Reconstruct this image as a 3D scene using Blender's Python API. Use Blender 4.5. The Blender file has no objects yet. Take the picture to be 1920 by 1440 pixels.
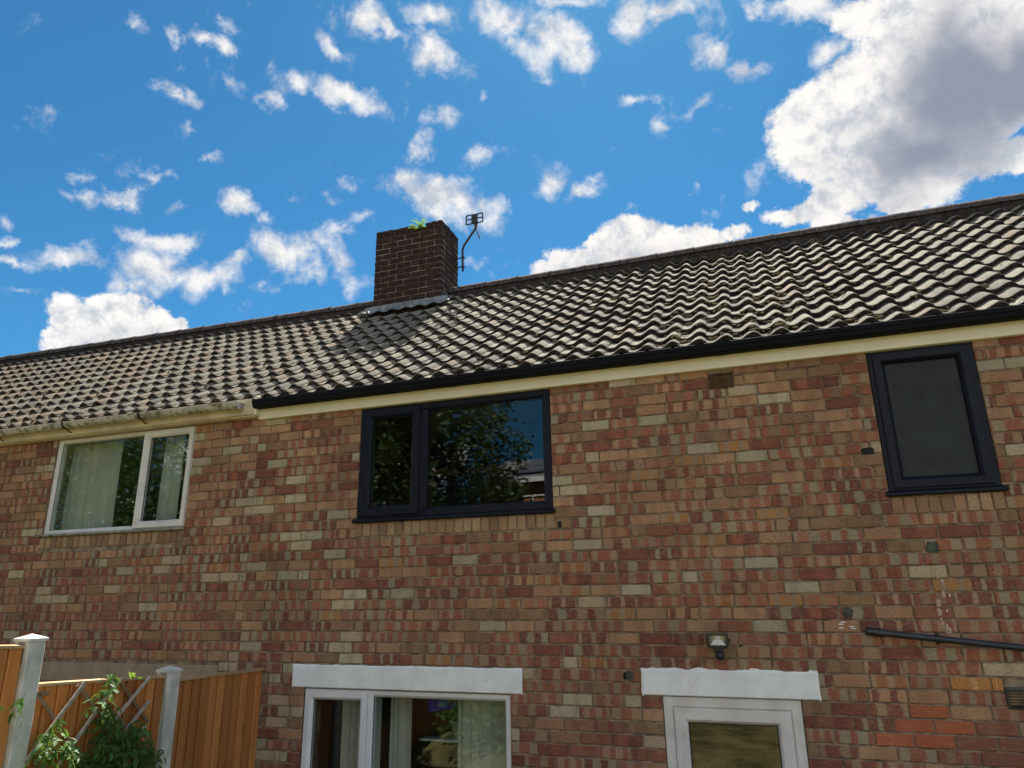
import bpy, bmesh, math, random
from mathutils import Vector, Matrix, Euler, noise as mn

random.seed(7)
scene = bpy.context.scene
COL = scene.collection
R = math.radians
Z0 = 4.30                      # height above the patio of the brick course taken as datum under the eaves

# ------------------------------------------------------------------ camera
def cam_axis(X, Y, F):
    yaw, pit, rol = 0.334968, 0.292472, -0.0147098
    c, s = math.cos(rol), math.sin(rol); X, Y = c*X - s*Y, s*X + c*Y
    c, s = math.cos(pit), math.sin(pit); X, F, Y = X, c*F - s*Y, s*F + c*Y
    c, s = math.cos(yaw), math.sin(yaw)
    return Vector((c*X - s*F, s*X + c*F, Y))
CAM = Vector((0.0, -5.2583, Z0 - 1.5473))
ax_r, ax_u, ax_f = cam_axis(1, 0, 0), cam_axis(0, 1, 0), cam_axis(0, 0, 1)
cam_data = bpy.data.cameras.new('camera')
cam = bpy.data.objects.new('camera', cam_data); COL.objects.link(cam)
cam.matrix_world = Matrix((( ax_r.x, ax_u.x, -ax_f.x, CAM.x), (ax_r.y, ax_u.y, -ax_f.y, CAM.y),
                           (ax_r.z, ax_u.z, -ax_f.z, CAM.z), (0, 0, 0, 1)))
cam_data.sensor_width = 36; cam_data.lens = 1312.57/1920*36
cam_data.clip_start = 0.05; cam_data.clip_end = 3000
scene.camera = cam

def px_of(p):                  # where a point falls in the photo; only used to choose which repeats are separate objects
    v = Vector(p) - CAM; d = v.dot(ax_f)
    if d < .1: return None
    return (960 + 1312.57*v.dot(ax_r)/d, 720 - 1312.57*v.dot(ax_u)/d, d)
def in_view(p, m=25):
    q = px_of(p)
    return q is not None and -m < q[0] < 1920+m and -m < q[1] < 1440+m

# ------------------------------------------------------------------ light
SUN_DIR = Vector((-0.08, 0.53, 0.845)).normalized()
ELEV = math.asin(SUN_DIR.z); AZ = math.atan2(SUN_DIR.x, SUN_DIR.y)
sun_data = bpy.data.lights.new('sun', 'SUN'); sun_data.energy = 3.9; sun_data.angle = R(0.5)
sun_data.color = (1.0, 0.93, 0.82)
sun = bpy.data.objects.new('sun', sun_data); COL.objects.link(sun)
sun.location = (-2, 12, 20)
sun.rotation_euler = SUN_DIR.to_track_quat('Z', 'Y').to_euler()
scene.view_settings.view_transform = 'Standard'
scene.view_settings.look = 'None'
scene.view_settings.exposure = 1.95
scene.view_settings.gamma = 1.0
scene.view_settings.use_curve_mapping = False
scene.cycles.max_bounces = 8
scene.cycles.transparent_max_bounces = 12

class NT:                      # small helper to write node trees
    def __init__(s, tree): s.t = tree; s.n = tree.nodes; s.l = tree.links
    def new(s, typ, **kw):
        n = s.n.new(typ)
        for k, v in kw.items(): setattr(n, k, v)
        return n
    def put(s, sock, v):
        if isinstance(v, bpy.types.NodeSocket): s.l.new(v, sock)
        elif v is not None: sock.default_value = v
    def math(s, op, a, b=None, c=None, clamp=False):
        n = s.new('ShaderNodeMath', operation=op, use_clamp=clamp)
        s.put(n.inputs[0], a)
        if b is not None: s.put(n.inputs[1], b)
        if c is not None: s.put(n.inputs[2], c)
        return n.outputs[0]
    def vmath(s, op, a, b=None, scale=None):
        n = s.new('ShaderNodeVectorMath', operation=op)
        s.put(n.inputs[0], a)
        if b is not None: s.put(n.inputs[1], b)
        if scale is not None: s.put(n.inputs[3], scale)
        return n.outputs[0] if op not in ('DOT_PRODUCT', 'LENGTH') else n.outputs[1]
    def noise(s, vec, scale, detail=3, rough=.55, dist=0.0):
        n = s.new('ShaderNodeTexNoise'); s.put(n.inputs['Vector'], vec)
        n.inputs['Scale'].default_value = scale; n.inputs['Detail'].default_value = detail
        n.inputs['Roughness'].default_value = rough; n.inputs['Distortion'].default_value = dist
        return n
    def ramp(s, x, lo, hi, a=0.0, b=1.0):
        n = s.new('ShaderNodeMapRange', interpolation_type='SMOOTHSTEP')
        s.put(n.inputs[0], x); n.inputs[1].default_value = lo; n.inputs[2].default_value = hi
        n.inputs[3].default_value = a; n.inputs[4].default_value = b
        return n.outputs[0]
    def mix(s, f, a, b, mode='MIX'):
        n = s.new('ShaderNodeMix', data_type='RGBA', blend_type=mode)
        s.put(n.inputs['Factor'], f); s.put(n.inputs['A'], a); s.put(n.inputs['B'], b)
        return n.outputs['Result']

WISPS=[(-0.611,0.472,0.635,0.67,0.74,0.08,0.020,0.008,0.60),
 (-0.581,0.504,0.639,0.54,0.83,-0.17,0.012,0.010,0.60),
 (-0.567,0.519,0.640,0.79,0.56,0.24,0.012,0.009,0.90),
 (-0.550,0.535,0.641,0.57,0.80,-0.20,0.019,0.009,0.80),
 (-0.544,0.522,0.657,0.75,0.65,0.10,0.015,0.009,0.60),
 (-0.611,0.537,0.581,0.64,0.77,-0.07,0.027,0.011,0.95),
 (-0.615,0.560,0.555,0.33,0.82,-0.48,0.015,0.010,0.60),
 (-0.526,0.605,0.598,0.60,0.76,-0.26,0.017,0.010,0.80),
 (-0.497,0.606,0.621,0.87,0.41,0.28,0.026,0.015,0.75),
 (-0.443,0.649,0.619,0.76,0.64,-0.16,0.044,0.019,1.05),
 (-0.437,0.614,0.657,0.59,0.74,-0.32,0.026,0.013,0.85),
 (-0.399,0.603,0.690,0.89,0.45,0.11,0.025,0.017,0.95),
 (-0.381,0.619,0.687,0.90,0.44,0.09,0.013,0.010,0.85),
 (-0.319,0.640,0.699,0.80,0.57,-0.18,0.035,0.015,0.95),
 (-0.332,0.671,0.663,0.70,0.63,-0.32,0.047,0.025,0.95),
 (-0.289,0.720,0.631,0.93,0.36,0.01,0.010,0.014,0.60),
 (-0.339,0.715,0.612,0.91,0.08,0.40,0.014,0.017,0.70),
 (-0.362,0.707,0.608,0.91,0.41,0.05,0.015,0.009,0.40),
 (-0.239,0.676,0.697,0.73,0.59,-0.35,0.041,0.026,1.00),
 (-0.187,0.713,0.676,0.84,0.46,-0.29,0.051,0.033,1.15),
 (-0.158,0.733,0.661,0.96,0.26,-0.08,0.023,0.021,0.90),
 (-0.160,0.685,0.711,0.96,0.27,-0.08,0.040,0.009,0.80),
 (-0.080,0.715,0.695,0.37,0.66,-0.65,0.028,0.029,1.00),
 (-0.044,0.720,0.693,1.00,-0.04,0.07,0.040,0.016,1.00),
 (0.001,0.767,0.642,0.71,0.44,-0.55,0.032,0.013,0.90),
 (0.041,0.780,0.624,1.00,-0.06,-0.01,0.033,0.011,0.75),
 (-0.097,0.781,0.616,0.99,0.15,-0.06,0.026,0.010,0.80),
 (-0.068,0.806,0.588,0.76,0.42,-0.50,0.015,0.017,0.75),
 (-0.017,0.801,0.599,0.88,-0.29,0.38,0.030,0.009,0.60),
 (0.017,0.807,0.590,0.95,-0.20,0.24,0.015,0.005,0.35),
 (-0.002,0.820,0.572,0.87,-0.28,0.40,0.009,0.010,0.50),
 (0.109,0.743,0.660,0.96,0.06,-0.27,0.058,0.018,1.15),
 (0.159,0.750,0.642,0.93,0.08,-0.36,0.051,0.019,1.10),
 (0.132,0.777,0.616,0.94,-0.31,0.16,0.033,0.018,0.85),
 (-0.605,0.596,0.528,0.77,0.60,0.20,0.011,0.008,0.75),
 (-0.652,0.566,0.503,0.69,0.72,0.06,0.028,0.008,0.55),
 (-0.715,0.510,0.479,0.63,0.77,0.09,0.015,0.009,0.70),
 (-0.723,0.517,0.458,0.44,0.85,-0.29,0.027,0.009,0.65),
 (-0.695,0.553,0.460,0.68,0.72,0.15,0.019,0.011,0.95),
 (-0.648,0.596,0.475,0.74,0.64,0.20,0.016,0.007,0.45),
 (-0.593,0.638,0.491,0.67,0.72,-0.16,0.027,0.014,1.05),
 (-0.566,0.673,0.476,0.81,0.57,0.14,0.010,0.009,0.70),
 (-0.476,0.705,0.526,0.82,0.57,-0.05,0.026,0.011,0.45),
 (-0.379,0.727,0.572,0.79,0.58,-0.22,0.015,0.024,0.85),
 (-0.400,0.743,0.537,0.86,0.50,-0.09,0.043,0.020,0.95),
 (-0.359,0.772,0.524,0.81,0.52,-0.27,0.058,0.027,1.15),
 (-0.314,0.797,0.516,0.94,0.35,-0.00,0.030,0.016,0.75),
 (-0.496,0.702,0.510,0.81,0.59,-0.04,0.023,0.011,0.65),
 (-0.463,0.732,0.500,0.87,0.48,0.08,0.017,0.009,0.45),
 (-0.313,0.759,0.570,0.95,0.17,0.27,0.027,0.013,0.80),
 (-0.275,0.771,0.575,0.94,0.33,-0.01,0.020,0.011,0.40),
 (-0.220,0.810,0.543,0.87,-0.11,0.49,0.027,0.019,0.75),
 (-0.180,0.828,0.531,0.98,0.11,0.14,0.027,0.014,0.85),
 (-0.246,0.787,0.566,0.95,0.31,-0.03,0.016,0.015,0.35),
 (-0.034,0.856,0.516,0.98,0.12,-0.15,0.011,0.008,0.40),
 (-0.120,0.853,0.507,0.98,0.19,-0.10,0.014,0.006,0.40),
 (0.047,0.852,0.521,0.86,0.23,-0.46,0.012,0.026,0.50),
 (-0.780,0.488,0.390,0.61,0.75,0.26,0.016,0.007,0.70),
 (-0.782,0.499,0.374,0.57,0.82,0.05,0.031,0.007,0.75),
 (-0.742,0.545,0.390,0.67,0.71,0.21,0.048,0.013,1.00),
 (-0.670,0.605,0.431,0.75,0.61,0.27,0.040,0.014,1.00),
 (-0.694,0.578,0.430,0.71,0.68,0.21,0.025,0.010,0.65),
 (-0.693,0.603,0.395,0.72,0.67,0.18,0.049,0.025,1.10),
 (-0.644,0.652,0.400,0.76,0.63,0.15,0.041,0.022,1.15),
 (-0.613,0.670,0.420,0.78,0.61,0.14,0.028,0.014,0.90),
 (-0.705,0.602,0.375,0.66,0.75,-0.01,0.037,0.015,0.90),
 (-0.783,0.518,0.346,0.61,0.76,0.22,0.018,0.006,0.55),
 (-0.561,0.699,0.444,0.75,0.65,-0.13,0.044,0.026,1.00),
 (-0.541,0.725,0.428,0.73,0.65,-0.23,0.038,0.017,0.75),
 (-0.506,0.742,0.440,0.54,0.66,-0.53,0.030,0.028,1.00),
 (-0.496,0.763,0.414,0.86,0.50,0.07,0.025,0.016,0.80),
 (-0.777,0.476,0.412,0.61,0.75,0.27,0.011,0.010,0.70),
 (-0.330,0.830,0.449,0.93,0.36,0.00,0.016,0.009,0.45),
 (-0.606,0.692,0.392,0.79,0.60,0.12,0.027,0.008,0.35),
 (-0.495,0.726,0.478,0.81,0.58,-0.06,0.028,0.011,0.40),
 (-0.450,0.715,0.536,0.90,0.38,0.23,0.021,0.010,0.40)]
CUMULUS=[(-0.755,0.566,0.331,0.65,0.73,0.18,0.032,0.028,1.00),
 (-0.728,0.599,0.334,0.65,0.76,-0.02,0.042,0.037,1.15),
 (-0.705,0.625,0.335,0.60,0.77,-0.22,0.032,0.027,1.00),
 (-0.682,0.650,0.336,0.69,0.73,-0.04,0.021,0.016,0.95),
 (-0.767,0.568,0.299,0.64,0.75,0.17,0.033,0.019,1.00),
 (-0.738,0.601,0.307,0.69,0.71,0.15,0.071,0.026,1.10),
 (-0.116,0.878,0.464,0.98,0.16,-0.11,0.054,0.035,1.15),
 (-0.176,0.876,0.450,0.99,0.13,0.07,0.062,0.027,1.05),
 (-0.057,0.888,0.455,0.99,0.10,-0.14,0.050,0.024,0.95),
 (0.009,0.890,0.456,1.00,0.01,-0.09,0.033,0.012,0.80),
 (-0.214,0.874,0.437,0.98,0.16,0.09,0.052,0.019,1.00),
 (0.128,0.874,0.468,0.98,-0.17,0.02,0.038,0.028,1.00),
 (0.090,0.880,0.465,0.99,-0.10,-0.05,0.044,0.014,0.85),
 (0.032,0.875,0.483,0.98,0.05,-0.18,0.015,0.009,0.70),
 (0.113,0.890,0.443,0.99,-0.16,-0.02,0.077,0.010,0.70),
 (0.126,0.827,0.548,0.97,-0.01,-0.26,0.062,0.059,1.20),
 (0.179,0.837,0.518,0.96,-0.07,-0.29,0.067,0.060,1.30),
 (0.246,0.800,0.547,0.93,-0.11,-0.35,0.096,0.089,1.40),
 (0.290,0.764,0.577,0.92,-0.10,-0.39,0.076,0.066,1.30),
 (0.161,0.799,0.579,0.92,-0.34,0.17,0.052,0.038,1.10),
 (0.218,0.856,0.469,0.95,-0.11,-0.29,0.048,0.039,1.15),
 (0.302,0.833,0.463,0.92,-0.18,-0.34,0.049,0.026,1.10),
 (0.217,0.753,0.621,0.94,-0.03,-0.35,0.078,0.028,1.20),
 (0.312,0.843,0.439,0.93,-0.18,-0.32,0.010,0.008,0.50),
 (0.114,0.848,0.518,0.97,-0.01,-0.24,0.037,0.032,1.00)]
CLOUD_BASE=[(0.268,0.801,0.535,0.94,-0.34,-0.02,0.052,0.073,1.00),
 (0.310,0.793,0.524,0.92,-0.14,-0.37,0.038,0.051,0.90),
 (0.233,0.835,0.499,0.95,-0.32,0.03,0.058,0.039,0.80),
 (0.254,0.763,0.595,0.93,-0.05,-0.35,0.028,0.033,0.60),
 (0.186,0.825,0.534,0.96,-0.05,-0.29,0.039,0.025,0.35),
 (0.149,0.854,0.498,0.97,-0.04,-0.25,0.041,0.032,0.25),
 (0.262,0.848,0.461,0.94,-0.15,-0.31,0.046,0.018,0.50),
 (-0.734,0.604,0.311,0.69,0.71,0.15,0.072,0.020,0.25),
 (-0.120,0.890,0.440,0.99,0.11,-0.03,0.078,0.018,0.30),
 (0.208,0.867,0.452,0.96,-0.11,-0.27,0.039,0.016,0.35)]


world = bpy.data.worlds.new('World'); scene.world = world; world.use_nodes = True
def build_world():
    nt = NT(world.node_tree); nt.n.clear()
    sky = nt.new('ShaderNodeTexSky', sky_type='NISHITA', sun_disc=False)
    sky.sun_elevation = ELEV; sky.sun_rotation = AZ
    sky.altitude = 50; sky.air_density = 1.0; sky.dust_density = 0.25; sky.ozone_density = 2.2
    co = nt.new('ShaderNodeTexCoord').outputs['Generated']
    d = nt.vmath('NORMALIZE', co)
    # break up the outlines of the clouds
    nw = nt.noise(d, 15.0, 6, .65)
    warp = nt.vmath('SCALE', nt.vmath('SUBTRACT', nw.outputs['Color'], (.5, .5, .5)), scale=0.060)
    dw = nt.vmath('ADD', d, warp)
    def field(L, src, k=1.0):
        acc = None
        for cx, cy, cz, tx, ty, tz, r1, r2, w in L:
            c = Vector((cx, cy, cz)).normalized(); t = Vector((tx, ty, tz)); t = (t - c*t.dot(c)).normalized()
            b = c.cross(t)
            M = Matrix((t, b, c)).transposed()
            m = nt.new('ShaderNodeMapping', vector_type='TEXTURE')
            nt.put(m.inputs['Vector'], src)
            m.inputs['Location'].default_value = c
            m.inputs['Rotation'].default_value = M.to_euler()
            m.inputs['Scale'].default_value = (r1*k, r2*k, .5)
            g = nt.new('ShaderNodeTexGradient', gradient_type='SPHERICAL'); nt.l.new(m.outputs[0], g.inputs[0])
            v = nt.math('MULTIPLY', g.outputs['Fac'], w)
            acc = v if acc is None else nt.math('MAXIMUM', acc, v)
        return acc
    fw = field(WISPS, dw, 1.6); fc = field(CUMULUS, dw, 1.52); fg = field(CLOUD_BASE, dw, 2.0)
    n1 = nt.noise(d, 24.0, 10, .62, .3).outputs['Fac']
    n2 = nt.noise(d, 12.0, 10, .64, .15).outputs['Fac']
    n2b = nt.noise(nt.vmath('ADD', d, (.0, .004, .016)), 12.0, 10, .64, .15).outputs['Fac']
    n3 = nt.noise(d, 4.0, 6, .6).outputs['Fac']
    # denser cloud added outside the view to light the shaded wall
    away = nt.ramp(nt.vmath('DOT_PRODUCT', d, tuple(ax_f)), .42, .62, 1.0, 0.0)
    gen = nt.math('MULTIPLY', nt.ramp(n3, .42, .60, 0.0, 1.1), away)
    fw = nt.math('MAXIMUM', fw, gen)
    thin = nt.ramp(nt.noise(d, 9.0, 5, .6, .4).outputs['Fac'], .54, .68, 0.0, .30)      # faint scattered wisps everywhere
    fw = nt.math('ADD', fw, thin)
    wisp = nt.ramp(nt.math('ADD', fw, nt.math('MULTIPLY', nt.math('SUBTRACT', n1, .5), 1.75)), .20, .98)
    cum = nt.ramp(nt.math('ADD', fc, nt.math('MULTIPLY', nt.math('SUBTRACT', n2, .5), 1.1)), .30, .50)
    grey = nt.math('MULTIPLY', nt.ramp(nt.math('ADD', fg, nt.math('MULTIPLY', nt.math('SUBTRACT', n2, .5), .9)), .0, .80), cum)
    cover = nt.math('MAXIMUM', nt.math('MULTIPLY', wisp, .92), cum, clamp=True)
    up = nt.new('ShaderNodeSeparateXYZ'); nt.l.new(d, up.inputs[0])
    horizon = nt.ramp(up.outputs[2], -.02, .06)
    cover = nt.math('MULTIPLY', cover, horizon)
    shade = nt.ramp(nt.math('SUBTRACT', n2, n2b), -.13, .07)
    white = nt.mix(shade, (0.60, 0.66, 0.76, 1), (1.06, 1.06, 1.06, 1))
    ccol = nt.mix(grey, white, (0.30, 0.345, 0.46, 1))
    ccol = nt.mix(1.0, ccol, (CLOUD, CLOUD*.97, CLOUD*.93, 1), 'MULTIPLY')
    # clouds away from the sun are front-lit and boosted to brighten the shaded wall
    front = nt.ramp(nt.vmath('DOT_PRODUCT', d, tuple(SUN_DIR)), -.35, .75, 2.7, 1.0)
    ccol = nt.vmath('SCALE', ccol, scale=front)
    hs = nt.new('ShaderNodeHueSaturation'); hs.inputs['Saturation'].default_value = SKY_SAT
    nt.l.new(sky.outputs[0], hs.inputs['Color'])
    skyc = nt.mix(1.0, hs.outputs[0], SKY_TINT, 'MULTIPLY')
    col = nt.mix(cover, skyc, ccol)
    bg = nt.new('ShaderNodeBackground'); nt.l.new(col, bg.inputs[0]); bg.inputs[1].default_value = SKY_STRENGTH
    out = nt.new('ShaderNodeOutputWorld'); nt.l.new(bg.outputs[0], out.inputs[0])
SKY_STRENGTH = 0.06
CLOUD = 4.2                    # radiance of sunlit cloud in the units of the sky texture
SKY_SAT = 1.0
SKY_TINT = (0.142, 0.395, 0.500, 1)
build_world()

# ------------------------------------------------------------------ materials
def material(name, color=(.5, .5, .5), rough=.8, spec=.3, metal=0.0, vary=.12, vscale=6.0, bump=.0, bscale=60, dirt=None):
    m = bpy.data.materials.new(name); m.use_nodes = True
    nt = NT(m.node_tree); p = nt.n['Principled BSDF']
    geo = nt.new('ShaderNodeNewGeometry').outputs['Position']
    n = nt.noise(geo, vscale, 5, .6).outputs['Fac']
    c4 = (*color, 1)
    lo = tuple(x*(1-vary*1.6) for x in color) + (1,); hi = tuple(min(1, x*(1+vary)) for x in color) + (1,)
    c = nt.mix(nt.ramp(n, .3, .7), lo, hi)
    if dirt:
        dc, dscale, dlo, dhi, amt = dirt
        dn = nt.noise(geo, dscale, 6, .65).outputs['Fac']
        c = nt.mix(nt.ramp(dn, dlo, dhi, 0, amt), c, (*dc, 1))
    nt.put(p.inputs['Base Color'], c)
    p.inputs['Roughness'].default_value = rough; p.inputs['Metallic'].default_value = metal
    p.inputs['Specular IOR Level'].default_value = spec
    if bump:
        b = nt.new('ShaderNodeBump'); b.inputs['Strength'].default_value = bump; b.inputs['Distance'].default_value = .004
        nt.l.new(nt.noise(geo, bscale, 4, .6).outputs['Fac'], b.inputs['Height'])
        nt.l.new(b.outputs[0], p.inputs['Normal'])
    return m

def brick_material(name, soot=0.0):
    m = bpy.data.materials.new(name); m.use_nodes = True
    nt = NT(m.node_tree); p = nt.n['Principled BSDF']
    P = nt.new('ShaderNodeNewGeometry').outputs['Position']
    ca = nt.new('ShaderNodeAttribute', attribute_name='body_color')
    cb = nt.new('ShaderNodeAttribute', attribute_name='band_color')
    st = nt.new('ShaderNodeAttribute', attribute_name='band_shape')
    sep = nt.new('ShaderNodeSeparateXYZ'); nt.l.new(st.outputs['Vector'], sep.inputs[0])
    nz = nt.noise(P, 22, 3, .6)
    nf = nt.noise(P, 130, 4, .7)
    n0 = nt.math('SUBTRACT', nz.outputs['Fac'], .5)
    v = nt.math('ADD', nt.math('MULTIPLY_ADD', sep.outputs[0], sep.outputs[1], sep.outputs[2]), nt.math('MULTIPLY', n0, .34))
    tri = nt.math('MULTIPLY', nt.math('ABSOLUTE', nt.math('SUBTRACT', nt.math('FRACT', v), .5)), 2.0)
    e = nt.math('SUBTRACT', tri, cb.outputs['Alpha'])
    mask = nt.ramp(e, -.12, .12)
    c = nt.mix(mask, ca.outputs['Color'], cb.outputs['Color'])
    # patchy firing, grain, pits and grime
    mp = nt.new('ShaderNodeMapping'); nt.l.new(P, mp.inputs[0]); mp.inputs['Scale'].default_value = (9, 9, 34)
    smear = nt.noise(mp.outputs[0], 1.0, 5, .68).outputs['Fac']
    c = nt.mix(nt.ramp(smear, .50, .72, 0, .6), c, nt.mix(.5, ca.outputs['Color'], (.40, .31, .22, 1)))
    c = nt.mix(nt.ramp(smear, .30, .44, .5, 0), c, (.15, .085, .06, 1))
    blot = nt.ramp(nt.noise(P, 38, 4, .65).outputs['Fac'], .45, .72, 0, .55)
    c = nt.mix(blot, c, nt.mix(.5, cb.outputs['Color'], (.30, .22, .15, 1)))
    c = nt.mix(1.0, c, nt.mix(nt.ramp(nf.outputs['Fac'], .28, .72), (.62, .62, .62, 1), (1.28, 1.25, 1.2, 1)), 'MULTIPLY')
    big = nt.noise(P, 1.1, 4, .6).outputs['Fac']
    c = nt.mix(1.0, c, nt.mix(nt.ramp(big, .32, .68), (.82, .80, .78, 1), (1.1, 1.08, 1.04, 1)), 'MULTIPLY')
    pit = nt.new('ShaderNodeTexVoronoi'); nt.l.new(P, pit.inputs['Vector']); pit.inputs['Scale'].default_value = 62
    pm = nt.math('MULTIPLY', nt.ramp(pit.outputs['Distance'], .10, .20, 1, 0), nt.ramp(nz.outputs['Fac'], .5, .62))
    c = nt.mix(nt.math('MULTIPLY', pm, .75), c, (.035, .028, .02, 1))
    hsv = nt.new('ShaderNodeHueSaturation'); hsv.inputs['Saturation'].default_value = .97; nt.put(hsv.inputs['Color'], c); c = hsv.outputs[0]
    grime = nt.ramp(nt.noise(P, 7, 6, .7).outputs['Fac'], .56, .76, 0, .45)
    c = nt.mix(grime, c, (.030, .022, .022, 1) if soot else (.085, .072, .055, 1))
    if soot: c = nt.mix(soot, c, (.024, .0115, .0135, 1))
    nt.put(p.inputs['Base Color'], c)
    p.inputs['Roughness'].default_value = .9; p.inputs['Specular IOR Level'].default_value = .2
    b = nt.new('ShaderNodeBump'); b.inputs['Strength'].default_value = .6; b.inputs['Distance'].default_value = .004
    h = nt.math('SUBTRACT', nt.math('ADD', nf.outputs['Fac'], nz.outputs['Fac']), nt.math('MULTIPLY', pm, 1.2))
    nt.l.new(h, b.inputs['Height']); nt.l.new(b.outputs[0], p.inputs['Normal'])
    return m

def tile_material():
    m = bpy.data.materials.new('roof_tile_concrete'); m.use_nodes = True
    nt = NT(m.node_tree); p = nt.n['Principled BSDF']
    P = nt.new('ShaderNodeNewGeometry').outputs['Position']
    tint = nt.new('ShaderNodeAttribute', attribute_name='body_color').outputs['Color']
    fine = nt.noise(P, 170, 3, .75).outputs['Fac']
    mid = nt.noise(P, 30, 5, .65).outputs['Fac']
    big = nt.noise(P, 1.4, 4, .6).outputs['Fac']
    c = nt.mix(1.0, tint, nt.mix(nt.ramp(fine, .3, .7), (.62, .61, .60, 1), (1.3, 1.3, 1.27, 1)), 'MULTIPLY')
    c = nt.mix(1.0, c, nt.mix(nt.ramp(big, .3, .7), (.84, .82, .80, 1), (1.1, 1.1, 1.05, 1)), 'MULTIPLY')
    # pale lichen, dark pits, rusty moss
    vor = nt.new('ShaderNodeTexVoronoi'); nt.l.new(nt.vmath('ADD', P, nt.vmath('SCALE', nt.noise(P, 20, 3).outputs['Color'], scale=.03)), vor.inputs['Vector'])
    vor.inputs['Scale'].default_value = 24
    lich = nt.math('MULTIPLY', nt.ramp(vor.outputs['Distance'], .22, .42, 1, 0), nt.ramp(mid, .46, .60))
    c = nt.mix(nt.math('MULTIPLY', lich, .45), c, (.44, .42, .34, 1))
    vor2 = nt.new('ShaderNodeTexVoronoi'); nt.l.new(P, vor2.inputs['Vector']); vor2.inputs['Scale'].default_value = 34
    pits = nt.math('MULTIPLY', nt.ramp(vor2.outputs['Distance'], .14, .30, 1, 0), nt.ramp(nt.noise(P, 9, 4, .6).outputs['Fac'], .52, .60))
    c = nt.mix(nt.math('MULTIPLY', pits, .8), c, (.035, .03, .024, 1))
    rust = nt.ramp(nt.noise(P, 5.5, 6, .72).outputs['Fac'], .60, .74, 0, .55)
    c = nt.mix(rust, c, (.17, .10, .045, 1))
    nt.put(p.inputs['Base Color'], c)
    p.inputs['Roughness'].default_value = .92; p.inputs['Specular IOR Level'].default_value = .15
    b = nt.new('ShaderNodeBump'); b.inputs['Strength'].default_value = .7; b.inputs['Distance'].default_value = .004
    nt.l.new(nt.math('SUBTRACT', nt.math('ADD', fine, mid), pits), b.inputs['Height']); nt.l.new(b.outputs[0], p.inputs['Normal'])
    return m

def glass_material(name, gain=1.8, tint=(.86, .9, .88)):
    m = bpy.data.materials.new(name); m.use_nodes = True
    nt = NT(m.node_tree); nt.n.clear()
    fr = nt.new('ShaderNodeFresnel')
    back = nt.new('ShaderNodeNewGeometry').outputs['Backfacing']     # same reflectance on leaving as on entering the pane
    nt.put(fr.inputs[0], nt.math('MULTIPLY_ADD', back, 1/1.5-1.5, 1.5))
    fac = nt.math('MULTIPLY', fr.outputs[0], gain, clamp=True)
    tr = nt.new('ShaderNodeBsdfTransparent'); tr.inputs[0].default_value = (*tint, 1)
    gl = nt.new('ShaderNodeBsdfGlossy'); gl.inputs['Roughness'].default_value = 0.0
    P = nt.new('ShaderNodeNewGeometry').outputs['Position']
    b = nt.new('ShaderNodeBump'); b.inputs['Strength'].default_value = .02; b.inputs['Distance'].default_value = .01
    nt.l.new(nt.noise(P, 3.0, 1).outputs['Fac'], b.inputs['Height']); nt.l.new(b.outputs[0], gl.inputs['Normal'])
    mx = nt.new('ShaderNodeMixShader'); nt.l.new(fac, mx.inputs[0]); nt.l.new(tr.outputs[0], mx.inputs[1]); nt.l.new(gl.outputs[0], mx.inputs[2])
    out = nt.new('ShaderNodeOutputMaterial'); nt.l.new(mx.outputs[0], out.inputs[0])
    return m

def leaf_material(name, a, b, trans=.35):
    m = bpy.data.materials.new(name); m.use_nodes = True
    nt = NT(m.node_tree); nt.n.clear()
    P = nt.new('ShaderNodeNewGeometry').outputs['Position']
    n = nt.noise(P, 14, 4, .7).outputs['Fac']
    c = nt.mix(nt.ramp(n, .3, .7), (*a, 1), (*b, 1))
    p = nt.new('ShaderNodeBsdfPrincipled'); nt.put(p.inputs['Base Color'], c)
    p.inputs['Roughness'].default_value = .5; p.inputs['Specular IOR Level'].default_value = .35
    t = nt.new('ShaderNodeBsdfTranslucent'); nt.put(t.inputs[0], nt.mix(.5, c, (.35, .5, .05, 1)))
    mx = nt.new('ShaderNodeMixShader'); mx.inputs[0].default_value = trans
    nt.l.new(p.outputs[0], mx.inputs[1]); nt.l.new(t.outputs[0], mx.inputs[2])
    out = nt.new('ShaderNodeOutputMaterial'); nt.l.new(mx.outputs[0], out.inputs[0])
    return m

def wood_material(name, a, b, axis='Z', rough=.75):
    m = bpy.data.materials.new(name); m.use_nodes = True
    nt = NT(m.node_tree); p = nt.n['Principled BSDF']
    P = nt.new('ShaderNodeNewGeometry').outputs['Position']
    mp = nt.new('ShaderNodeMapping'); nt.l.new(P, mp.inputs[0])
    mp.inputs['Scale'].default_value = {'Z': (40, 40, 1.6), 'Y': (40, 1.6, 40), 'X': (1.6, 40, 40)}[axis]
    g = nt.noise(mp.outputs[0], 1.0, 5, .65, .6).outputs['Fac']
    c = nt.mix(nt.ramp(g, .32, .68), (*a, 1), (*b, 1))
    w = nt.noise(P, 5, 5, .65).outputs['Fac']
    c = nt.mix(nt.ramp(w, .55, .78, 0, .6), c, (a[0]*.42, a[1]*.42, a[2]*.5, 1))
    info = nt.new('ShaderNodeObjectInfo').outputs['Random']
    c = nt.mix(1.0, c, nt.mix(info, (.66, .64, .62, 1), (1.18, 1.16, 1.10, 1)), 'MULTIPLY')
    nt.put(p.inputs['Base Color'], c); p.inputs['Roughness'].default_value = rough; p.inputs['Specular IOR Level'].default_value = .25
    bb = nt.new('ShaderNodeBump'); bb.inputs['Strength'].default_value = .4; bb.inputs['Distance'].default_value = .003
    nt.l.new(g, bb.inputs['Height']); nt.l.new(bb.outputs[0], p.inputs['Normal'])
    return m

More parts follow.
